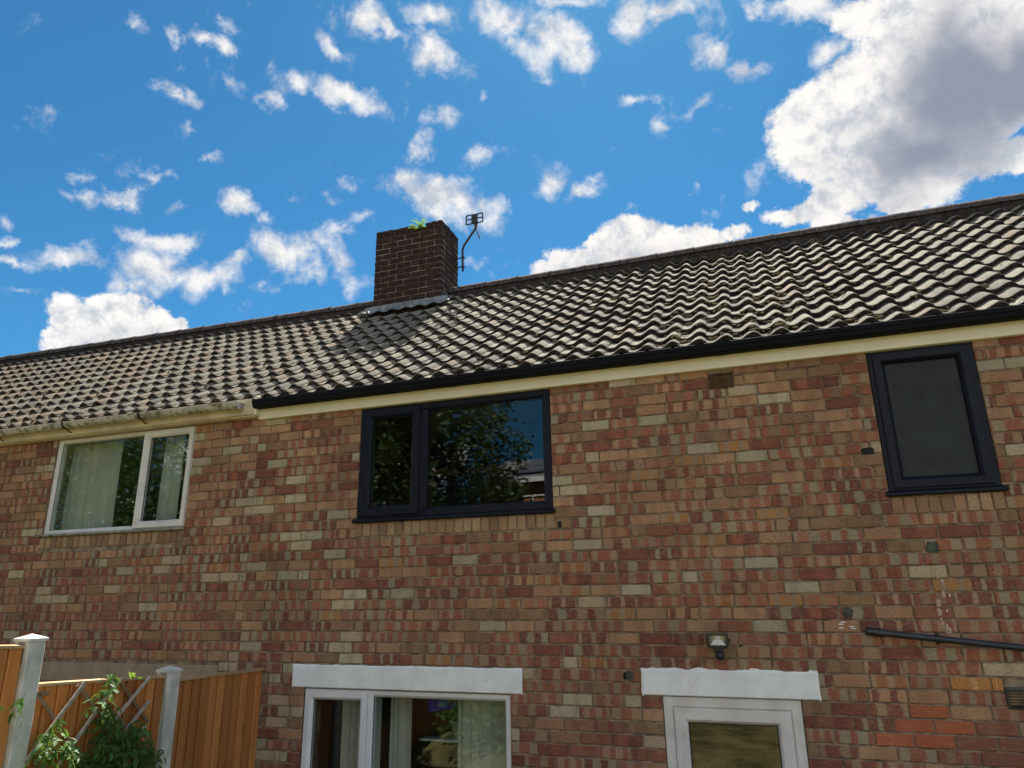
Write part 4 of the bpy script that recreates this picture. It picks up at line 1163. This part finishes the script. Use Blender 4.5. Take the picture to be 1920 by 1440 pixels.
def aerial():
    t = thing('tv_aerial', (-3.50, 2.72, Z0+2.7), 'rusty television aerial on a cranked mast beside the chimney', 'aerial')
    y = 2.70
    m = MB(); m.tube([(-3.452,y,Z0+2.665),(-3.456,y,Z0+2.80),(-3.458,y,Z0+2.985),(-3.440,y,Z0+3.045),(-3.30,y,Z0+3.235),(-3.262,y,Z0+3.29),(-3.255,y,Z0+3.35),(-3.262,y,Z0+3.45)], .0155, 8)
    obj('mast', m, M['rusty'], t)
    for z in (2.73, 2.865):
        b = MB(); b.tube([(CHX1-.01,y+.01,Z0+z),(-3.432,y-.012,Z0+z+.004)], .0085, 6); b.tube([(-3.436,y-.022,Z0+z),(-3.436,y+.022,Z0+z)], .010, 6)
        b.tube([(-3.47,y-.018,Z0+z),(-3.425,y-.018,Z0+z)], .006, 6)
        obj('wall_bracket', b, M['rusty'], t)
    b = MB(); b.tube([(CHX1-.01,y+.01,Z0+2.775),(-3.53,y,Z0+2.775)], .009, 6); obj('cable_clip', b, M['rusty'], t)
    r = MB(); zc = Z0+3.415; xc = -3.272
    for dz in (-.068, .002, .068): r.bbox(xc-.122, xc+.122, y-.030, y-.020, zc+dz-.009, zc+dz+.009, .002)
    for dx in (-.122, -.038, .038, .122): r.bbox(xc+dx-.009, xc+dx+.009, y-.032, y-.022, zc-.070, zc+.070, .002)
    r.bbox(xc-.034, xc+.034, y-.036, y-.018, zc-.070, zc+.070, .004)
    obj('reflector', r, M['black_metal'], t)
    c = MB(); c.bbox(xc-.022, xc+.022, y-.01, y+.05, zc-.052, zc+.0, .004); obj('dipole_box', c, M['black_metal'], t)
    b = MB(); p0 = Vector((xc-.028, y, zc-.03)); p1 = Vector((xc-.095, y+.40, zc-.075)); b.tube([p0, p1], .007, 6); obj('boom', b, M['rusty'], t)
    for i in range(7):
        p = p0.lerp(p1, (i+.6)/7); e = MB(); w = .066
        e.tube([p+Vector((-w, -.010, .004)), p+Vector((w, .010, .004))], .0032, 5); obj('element', e, M['alu'], t)
aerial()

# ------------------------------------------------------------------ things on the wall
def floodlight():
    x, z = -.364, Z0-1.858
    t = thing('floodlight', (x, -.02, z-.1), 'small black floodlight with motion sensor above the door', 'floodlight')
    b = MB(); cx, cz, y0_, y1_ = x, z, -.105, -.062
    o = [(-.064,.044),(.064,.044),(.071,.036),(.075,-.034),(.058,-.052),(-.058,-.052),(-.075,-.034),(-.071,.036)]
    i_ = [(-.051,.032),(.051,.032),(.053,.030),(.055,-.032),(.053,-.034),(-.053,-.034),(-.055,-.032),(-.053,.030)]
    n = 8; tl = .12
    vs = [(cx+a, y0_-c*tl, cz+c) for a, c in o]+[(cx+a*.9, y1_-c*tl+.012, cz+c*.9) for a, c in o]+[(cx+a, y0_-.001-c*tl, cz+c) for a, c in i_]+[(cx+a*.75, y0_+.030-c*tl, cz+c*.75) for a, c in i_]
    b.add(vs, [(k,(k+1)%n,n+(k+1)%n,n+k) for k in range(n)]+[tuple(range(n,2*n))]+[(k,(k+1)%n,2*n+(k+1)%n,2*n+k) for k in range(n)])
    obj('lamp_body', b, M['black_metal'], t)
    r = MB(); r.add([vs[2*n+k] for k in range(n)]+[vs[3*n+k] for k in range(n)], [(k,(k+1)%n,n+(k+1)%n,n+k) for k in range(n)]+[tuple(range(n,2*n))]); obj('reflector', r, M['reflector'], t)
    l = MB(); l.add([(x-.048, y0_+.004, z-.031),(x+.048, y0_+.004, z-.031),(x+.026,y0_+.024,z+.004),(x-.026,y0_+.024,z+.004)], [(0,1,2,3)]); l.box(x-.018, x+.018, y0_+.020, y0_+.026, z+.006, z+.024); obj('reflector_plate', l, M['led'], t)
    g = MB(); g.box(x-.052, x+.052, y0_+.001, y0_+.003, z-.033, z+.031); obj('glass_front', g, M['lens'], t)
    br = MB(); br.bbox(x-.05, x+.05, -.056, -.0, z-.030, z-.012, .003); br.bbox(x+.072, x+.082, -.088, -.070, z-.012, z+.012, .003); obj('bracket', br, M['black_metal'], t)
    s = MB(); s.bbox(x-.028, x+.030, -.085, -.040, z-.078, z-.048, .006)
    bm = bmesh.new(); bmesh.ops.create_uvsphere(bm, u_segments=14, v_segments=9, radius=.031)
    for v in bm.verts: v.co = Vector((x+.004+v.co.x, -.078+v.co.y, z-.098+v.co.z*1.05))
    s.bm(bm); obj('motion_sensor', s, M['black_metal'], t, smooth=False)
floodlight()

def waste_pipe():
    t = thing('waste_pipe', (1.4, -.07, Z0-1.95), 'black sloping waste pipe clipped to the wall at the right', 'pipe')
    p = MB(); a = Vector((.60,-.07,Z0-1.806)); b = Vector((2.9,-.07,Z0-2.06)); d = (b-a).normalized()
    p.tube([a, b], .0205, 14); obj('pipe_run', p, M['pipe'], t, smooth=False)
    c = MB(); q = Vector((.545,-.07,Z0-1.800)); c.tube([q, q+d*.012, q+d*.075, q+d*.076, q+d*.092, q+d*.093, q+d*.115], [.019,.026,.026,.030,.030,.026,.0255], 14); obj('end_cap', c, M['pipe'], t)
    for x in (.952, 2.2):
        k = MB(); z = a.z+d.z/d.x*(x-a.x); k.tube([(x-.008,-.07,z),(x+.008,-.07,z)], .0255, 12)
        k.bbox(x-.007, x+.007, -.052, .0, z-.034, z+.034, .003); obj('pipe_clip', k, M['pipe'], t)
waste_pipe()

# ------------------------------------------------------------------ inside the rooms
def curtain(x0, x1, y, z0, z1, label, seed, amp=.028, pitch=.075, taper=0.0):
    mb = MB(); nx = max(8, int((x1-x0)/.008)); nz = 8; vs = []
    for j in range(nz+1):
        t = j/nz
        for i in range(nx+1):
            u = i/nx; x = x0+(x1-x0)*u; ph = 2*math.pi*((x-x0)/pitch+1.2*mn.noise(Vector((x*6, seed, 0))))
            xx = x + taper*(1-t)*u*(.5+.5*math.cos(t*3)); k = amp*(.5+1.0*abs(mn.noise(Vector((x*4, seed, 5)))))
            vs.append((xx+.004*math.sin(ph*2+t), y+k*math.sin(ph+.5*t), z0+(z1-z0)*t))
    mb.add(vs, [(j*(nx+1)+i, j*(nx+1)+i+1, (j+1)*(nx+1)+i+1, (j+1)*(nx+1)+i) for j in range(nz) for i in range(nx)])
    o = obj('curtain', mb, M['curtain'], smooth=True); tag(o, label, 'curtain', 'curtains'); return o
curtain(-7.45, -6.26, .22, Z0-1.3, Z0+.07, 'pale curtain drawn across the left light of the neighbour\'s white window', 1, taper=.03)
curtain(-5.68, -5.43, .24, Z0-1.3, Z0+.07, 'pale curtain at the right edge of the neighbour\'s white window', 2)
curtain(-3.44, -3.10, .26, .4, Z0-2.26, 'pale curtain behind the narrow left light of the ground floor window', 3, pitch=.09)
curtain(-3.02, -2.83, .30, .4, Z0-2.26, 'pale curtain gathered at the left of the wide ground floor light', 4)
curtain(-2.42, -1.80, .26, .4, Z0-2.26, 'pale curtain drawn over the right of the wide ground floor light', 5, pitch=.10)
def room_things():
    b = MB(); b.add([(-2.82,.55,Z0-2.36),(-2.30,.60,Z0-2.36),(-2.32,.60,Z0-2.40),(-2.80,.55,Z0-2.48),(-2.82,.56,Z0-2.36),(-2.30,.61,Z0-2.36),(-2.32,.61,Z0-2.40),(-2.80,.56,Z0-2.48)],
          [(0,1,2,3),(7,6,5,4),(0,4,5,1),(1,5,6,2),(2,6,7,3),(3,7,4,0)])
    tag(obj('blue_cloth', b, M['blue']), 'bright blue cloth hanging at the head of the ground floor window', 'cloth')
    s = MB(); s.bbox(-2.86, -2.36, .50, .62, Z0-2.690, Z0-2.672, .004)
    tag(obj('shelf', s, M['shelf']), 'thin white shelf inside the ground floor window', 'shelf')
    t = thing('plant_pot', (-2.53, .56, Z0-2.672), 'sage green flower pot standing on the white shelf indoors', 'plant pot')
    p = MB(); p.tube([(-2.53,.56,Z0-2.672),(-2.53,.56,Z0-2.56),(-2.53,.56,Z0-2.558),(-2.53,.56,Z0-2.535)], [.042,.060,.066,.066], 18); obj('pot', p, M['pot'], t)
    rr = random.Random(8); f = MB()
    for i in range(60):
        a = rr.uniform(0, 6.28); r = rr.uniform(0,.11); c = Vector((-2.53+math.cos(a)*r, .56+math.sin(a)*r*.6, Z0-2.50+rr.uniform(-.03,.12)))
        d = Vector((rr.uniform(-1,1), rr.uniform(-1,1), rr.uniform(-.5,1))).normalized()*.035; e = d.cross(Vector((0,1,.3))).normalized()*.014
        f.add([c-d, c+e, c+d, c-e], [(0,1,2,3)])
    obj('foliage', f, M['leaf'], t)
    t = thing('bottle', (-2.58, .45, Z0-3.3), 'dark rounded bottle standing inside the ground floor window', 'bottle')
    k = MB(); k.tube([(-2.58,.45,Z0-3.3),(-2.58,.45,Z0-2.95),(-2.58,.45,Z0-2.82),(-2.58,.45,Z0-2.76),(-2.58,.45,Z0-2.735)], [.062,.062,.058,.035,.012], 18); obj('bottle_body', k, M['black_plastic'], t, smooth=True)
    w = MB(); w.bbox(-3.64, -1.9, .28, .50, Z0-3.34, Z0-3.30, .004)
    tag(obj('window_board', w, M['shelf']), 'white window board inside the ground floor window', 'window board')
room_things()

# ------------------------------------------------------------------ fence
FX = -4.085                   # centre line of the fence
def part_empty(name, loc, parent):
    o = bpy.data.objects.new(name, None); o.empty_display_size = .1; COL.objects.link(o); kids_fix(o, parent, loc); return o
fence = thing('garden_fence', (FX, -1.9, ground_z(-1.9)), 'orange featheredge garden fence with concrete posts running up to the house wall', 'fence')
def fence_post(y, ztop, label):
    zb = ground_z(y)-.3
    t = part_empty('fence_post', (FX, y, ground_z(y)), fence); t['label'] = label
    hx, hy, sx, sy = .057, .053, .027, .020
    pr = [(-hx,-hy),(-sx,-hy),(-sx,-hy+sy),(sx,-hy+sy),(sx,-hy),(hx-.006,-hy),(hx,-hy+.006),(hx,hy-.006),(hx-.006,hy),(sx,hy),(sx,hy-sy),(-sx,hy-sy),(-sx,hy),(-hx,hy)]
    n = len(pr); s = MB()
    s.add([(FX+a, y+b, zb) for a, b in pr]+[(FX+a, y+b, ztop-.045) for a, b in pr], [(i,(i+1)%n,n+(i+1)%n,n+i) for i in range(n)]+[tuple(range(n,2*n))])
    obj('shaft', s, M['concrete'], t)
    c = MB(); w, d = .065, .061; z = ztop-.045
    c.add([(FX-w,y-d,z-.006),(FX+w,y-d,z-.006),(FX+w,y+d,z-.006),(FX-w,y+d,z-.006),(FX-w,y-d,z+.010),(FX+w,y-d,z+.010),(FX+w,y+d,z+.010),(FX-w,y+d,z+.010),(FX,y,z+.036)],
          [(3,2,1,0),(0,1,5,4),(1,2,6,5),(2,3,7,6),(3,0,4,7),(4,5,8),(5,6,8),(6,7,8),(7,4,8)])
    obj('cap', c, M['concrete'], t)
def fence_panel(ya, yb, zta, ztb, label, seed):
    rr = random.Random(seed)
    zb = max(ground_z(ya), ground_z(yb), ground_z((ya+yb)/2))*.35+.12
    zb = min(ground_z(ya), ground_z(yb)) + .05
    t = part_empty('fence_panel', (FX, (ya+yb)/2, zb), fence); t['label'] = label
    n = int(round((yb-ya)/.084)); w = (yb-ya)/n
    for i in range(n):
        y0_ = ya+i*w-.012; y1_ = ya+(i+1)*w; zt = zta+(ztb-zta)*((i+.5)/n)-.012
        x = FX+.010+rr.uniform(-.001,.001); b = MB()
        y0_ = max(y0_, ya)
        y0_ = ya+i*w
        pr = [(x-.006,y0_),(x+.014,y0_),(x+.016,y0_+.003),(x+.007,y1_-.010),(x+.004,y1_-.008),(x-.005,y1_-.007),(x-.006,y1_)]; m = len(pr)
        b.add([(a_,b_,zb) for a_,b_ in pr]+[(a_,b_,zt) for a_,b_ in pr], [(q,(q+1)%m,m+(q+1)%m,m+q) for q in range(m)]+[tuple(range(m)), tuple(range(2*m-1,m-1,-1))])
        # thick edge of each board stands over the thin edge of the one before
        obj('board', b, M['fence_wood'], t)
    for z in (zb+.15, (zb+zta)/2, zta-.16):
        r = MB(); r.bbox(FX-.034, FX-.0, ya, yb, z-.03, z+.03, .004); obj('rail', r, M['fence_wood'], t)
    c = MB(); x0, x1 = FX-.020, FX+.032
    c.add([(x0,ya,zta-.012),(x1,ya,zta-.012),(x1,yb,ztb-.012),(x0,yb,ztb-.012),(x0,ya,zta+.008),(x1,ya,zta+.004),(x1,yb,ztb+.004),(x0,yb,ztb+.008)],
          [(0,1,5,4),(1,2,6,5),(2,3,7,6),(3,0,4,7),(4,5,6,7),(3,2,1,0)])
    obj('capping_rail', c, M['cap_wood'], t)
fence_post(-2.105, Z0-1.715, 'taller concrete fence post with a sunlit pyramid cap nearest the camera')
fence_post(-1.020, Z0-1.985, 'concrete fence post with shaded cap between the trellis and the house')
fence_post(-3.92, Z0-1.50, 'third concrete fence post beyond the left edge of the photo')
fence_panel(-3.87, -2.150, Z0-1.70, Z0-1.790, 'orange fence panel at the left edge in front of the tall post', 1)
fence_panel(-2.060, -1.066, Z0-2.005, Z0-2.060, 'orange fence panel carrying the broken trellis and climber', 2)
fence_panel(-.975, -.012, Z0-2.095, Z0-2.110, 'orange fence panel against the house wall', 3)

def trellis():
    t = thing('trellis', (FX+.05, -1.6, Z0-2.6), 'broken diagonal lath trellis hanging on the orange fence panel', 'trellis')
    X = -4.028
    def lath(name, a, b, mat, dx, w=.011):
        a = Vector((X+dx, a[0], Z0+a[1])); b = Vector((X+dx, b[0], Z0+b[1])); d = (b-a).normalized(); s = Vector((1,0,0)).cross(d)*w; q = Vector((.0065,0,0))
        mb = MB(); mb.add([a-s-q,a+s-q,a+s+q,a-s+q,b-s-q,b+s-q,b+s+q,b-s+q], [(0,1,2,3),(7,6,5,4),(0,4,5,1),(1,5,6,2),(2,6,7,3),(3,7,4,0)])
        obj('lath', mb, mat, t)
    F = M['lath']; B = M['lath_back']
    lath('a', (-1.76,-2.02), (-2.07,-2.40), F, .016, .010)
    for a, b in (((-1.50,-2.03),(-1.625,-2.165)), ((-1.655,-2.20),(-1.86,-2.46)), ((-1.265,-2.045),(-1.565,-2.325)), ((-1.245,-2.195),(-1.70,-2.62)), ((-1.245,-2.345),(-1.62,-2.72)), ((-1.26,-2.50),(-1.5,-2.76))):
        lath('f', a, b, F, .016, .009)
    for a, b in (((-2.05,-2.06),(-1.60,-2.56)), ((-1.80,-2.035),(-1.18,-2.66)), ((-1.63,-2.14),(-1.18,-2.50)), ((-1.51,-2.03),(-1.22,-2.33)), ((-2.0,-2.42),(-1.6,-2.80))):
        lath('b', a, b, B, 0, .010)
    lath('h', (-2.052,-2.048), (-1.985,-2.062), B, .0, .012)
trellis()

def climber():
    rr = random.Random(17)
    t = thing('climbing_plant', (-3.92, -1.55, ground_z(-1.55)), 'leafy green climber growing up the broken trellis with sunlit shoots', 'climbing plant')
    leaves = []
    for i in range(9):
        mb = compound_leaf(rr, rr.uniform(.090, .125), rr.choice([1, 2, 2])); leaves.append(make_mesh('leaf', mb, M['leaf']))
    stems = [[(-1.55,.6),(-1.60,1.2),(-1.64,1.60),(-1.62,1.95),(-1.60,2.2),(-1.59,2.33)], [(-1.5,.6),(-1.35,1.2),(-1.30,1.6),(-1.28,1.83),(-1.36,1.93),(-1.42,1.96)],
             [(-1.6,.6),(-1.80,1.2),(-1.9,1.65),(-1.98,1.93),(-2.03,2.02)], [(-1.5,.6),(-1.5,1.2),(-1.45,1.6),(-1.47,1.86),(-1.56,2.05),(-1.72,2.10)]]
    for s in stems:
        m = MB(); m.tube([(-3.97+.03*mn.noise(Vector((y*5, z*3, 0))), y, z) for y, z in s], [.007-.0055*i/(len(s)-1) for i in range(len(s))], 5); obj('stem', m, M['leaf'], t)
    clusters = [(-1.59,-1.995,.018,.018,4),(-1.62,-2.05,.03,.02,4),(-1.66,-2.13,.05,.025,6),(-1.70,-2.18,.04,.03,4),(-1.58,-2.22,.05,.05,7),(-1.60,-2.32,.08,.05,12),
                (-1.42,-2.33,.08,.04,12),(-1.50,-2.38,.12,.04,16),(-1.62,-2.46,.14,.06,26),(-1.40,-2.47,.12,.06,20),(-1.30,-2.50,.10,.07,18),(-1.55,-2.58,.22,.07,44),(-1.50,-2.70,.26,.07,46),
                (-1.80,-2.55,.12,.07,20),(-1.98,-2.27,.035,.05,5),(-1.95,-2.33,.05,.03,7),(-1.86,-2.36,.06,.035,6),(-1.92,-2.43,.07,.05,7),(-1.98,-2.20,.035,.02,4),
                (-2.25,-2.02,.04,.015,2),(-2.27,-2.08,.03,.02,2),(-1.30,-2.62,.1,.05,14)]
    for cy, cz, sy, sz, n in clusters:
        for i in range(n):
            p = Vector((-3.985+rr.uniform(-.02,.10), cy+rr.gauss(0, sy*.6), Z0+cz+rr.gauss(0, sz*.6)))
            rot = (rr.uniform(-.7,.7), rr.uniform(.1,1.0), rr.uniform(-1.9,.7))
            place('leaf', rr.choice(leaves), p, t, rot, [rr.uniform(.7,1.15)]*3)
climber()

# ------------------------------------------------------------------ what the window panes mirror: the garden and houses behind the camera
def limb_tree(root, pts, radii): 
    m = MB(); m.tube(pts, radii, 9); obj('trunk', m, M['bark'], root)
def conifer(x, y, h, rad, label, seed, density=1.0):
    rr = random.Random(seed); z0 = ground_z(y)-.1
    t = thing('conifer_tree', (x, y, z0), label, 'conifer', 'conifers behind the garden')
    limb_tree(t, [(x,y,z0),(x+.1,y,z0+h*.5),(x,y,z0+h*.97)], [.24,.14,.02])
    cr = MB(); lim = MB(); nb = int(230*density)
    for i in range(nb):
        f = ((i+.5)/nb)**1.15; z = z0+h*(.06+.92*f); az = i*2.39996+rr.uniform(-.3,.3)
        L = rad*(1-f)**.62*rr.uniform(.75,1.12)+.25; d = Vector((math.cos(az), math.sin(az), .12))
        pts = [Vector((x,y,z))]
        for k in range(6): pts.append(pts[-1]+d*L/6); d = (d+Vector((0,0,-.09+.03*k))).normalized()
        lim.tube(pts, [.03-.004*k for k in range(7)], 4, False)
        for k in range(1, 7):
            for q in range(int(80*density)):
                p = pts[k]+Vector((rr.gauss(0,.16), rr.gauss(0,.16), rr.gauss(-.02,.26)))
                out = (pts[k]-pts[0]); out.z = 0; out.normalize()
                dd = (out*rr.uniform(.3,1)+Vector((rr.gauss(0,.5), rr.gauss(0,.5), rr.uniform(-.5,.3)))).normalized()*rr.uniform(.10,.24)
                e = dd.cross(Vector((rr.gauss(0,1), rr.gauss(0,1), rr.gauss(0,1)))).normalized()*rr.uniform(.022,.046)
                cr.add([p, p+dd*.45+e, p+dd, p+dd*.45-e], [(0,1,2,3)])
                cr.add([p+dd*.4, p+dd*.75+e*2.2, p+dd*.62], [(0,1,2)]); cr.add([p+dd*.4, p+dd*.75-e*2.2, p+dd*.62], [(0,1,2)])
    obj('limbs', lim, M['bark'], t); obj('crown', cr, M['conifer'], t)
conifer(-10.3, -12.8, 15.0, 4.7, 'tall dark conifer whose dense crown the upstairs window mirrors', 1)
conifer(-12.6, -14.0, 10.0, 3.0, 'second conifer left of the tall one, behind the garden', 2, .7)

def broadleaf(x, y, h, rad, n, label, seed, mat='shrub', size=.09, z0=None, low=.12, name='tree', cat='tree', group=None):
    rr = random.Random(seed); z0 = ground_z(y)-.05 if z0 is None else z0
    t = thing(name, (x, y, z0), label, cat, group)
    limb_tree(t, [(x,y,z0),(x+.05*h,y,z0+h*.4),(x,y+.03*h,z0+h*.8)], [.03*h**.9,.02*h**.9,.006*h])
    lumps = [(Vector((x+rr.gauss(0,rad*.45), y+rr.gauss(0,rad*.45), z0+h*rr.uniform(low+.1,.88))), rad*rr.uniform(.28,.5)) for i in range(22)]
    cr = MB()
    for i in range(n):
        c, r = rr.choice(lumps); d = Vector((rr.gauss(0,1), rr.gauss(0,1), rr.gauss(0,1))).normalized()
        p = c+d*r*rr.uniform(.65,1.08); a = (d+Vector((rr.gauss(0,.6), rr.gauss(0,.6), rr.gauss(-.2,.6)))).normalized()*size*rr.uniform(.6,1.2)
        e = a.cross(Vector((rr.gauss(0,1), rr.gauss(0,1), rr.gauss(0,1)))).normalized()*size*.38
        cr.add([p, p+a*.5+e, p+a, p+a*.5-e], [(0,1,2,3)])
    obj('crown', cr, M[mat], t)
for i, (x, y, h, rd) in enumerate([(-17.5,-12.5,7.5,3.0), (-22.5,-13.5,8.5,3.4), (-28,-14,9,3.6)]):
    broadleaf(x, y, h, rd, 14000, ['bushy green garden tree right beside the conifers', 'bushy green garden tree in the middle of the back row', 'bushy green garden tree farthest from the conifers'][i], 30+i, size=.16, mat='tree_leaf', group='broadleaf trees behind the garden')
broadleaf(-3.30, -3.0, .62, .50, 2400, 'sunlit garden shrub mirrored in the ground floor window', 41, size=.07, low=.15, name='garden_shrub', cat='shrub')
broadleaf(-5.6, -5.4, 1.7, .8, 3000, 'taller garden shrub near the fence, left of the camera', 42, size=.08, low=.1, name='garden_shrub', cat='shrub')

def far_house():
    t = thing('brick_house', (-5.0, -21, 1.6), 'orange brick house with solar panels seen mirrored in the upstairs window', 'house')
    z0, ze, zr = 1.4, Z0+2.55, Z0+3.9
    w = MB(); w.box(-9.8, .5, -26, -19, z0, ze); obj('wall', w, M['far_brick'], t)
    r = MB(); r.add([(-10,-18.7,ze-.05),(.7,-18.7,ze-.05),(.7,-22.5,zr),(-10,-22.5,zr),(-10,-26.3,ze-.05),(.7,-26.3,ze-.05)], [(0,1,2,3),(3,2,5,4),(0,3,4),(1,5,2),(0,4,5,1)])
    rf = obj('roof', r, M['slate'], t)
    sl = (zr-ze+.05)/3.8
    for i in range(4):
        for j in range(2):
            x = -8.6+i*1.15; y0_ = -19.25-j*1.45; y1_ = y0_-1.38; p = MB()
            za = ze-.05+sl*(-18.7-y0_)+.10; zb = ze-.05+sl*(-18.7-y1_)+.10
            p.add([(x,y0_,za),(x+1.1,y0_,za),(x+1.1,y1_,zb),(x,y1_,zb),(x,y0_,za-.04),(x+1.1,y0_,za-.04),(x+1.1,y1_,zb-.04),(x,y1_,zb-.04)], [(0,1,2,3),(7,6,5,4),(0,4,5,1),(1,5,6,2),(2,6,7,3),(3,7,4,0)])
            obj('solar_panel', p, M['solar'], rf)
    f = MB(); f.bbox(-10, .7, -18.75, -18.68, ze-.2, ze-.02, .01); obj('fascia', f, M['white_upvc'], t)
    for x in (-8.35, -5.2, -2.2):
        fr = MB(); 
        q = [(0,-19.02),(0,-18.96),(.07,-18.96),(.07,-19.02)]
        fr.frame(x, x+1.25, ze-1.75, ze-.62, q); fr.box(x+.60, x+.66, -19.0, -18.962, ze-1.7, ze-.66); wn = obj('window', fr, M['white_upvc'], t)
        pane('glass_pane', x+.06, x+1.19, ze-1.69, ze-.68, -19.03+.0, wn, M['solar'])
far_house()
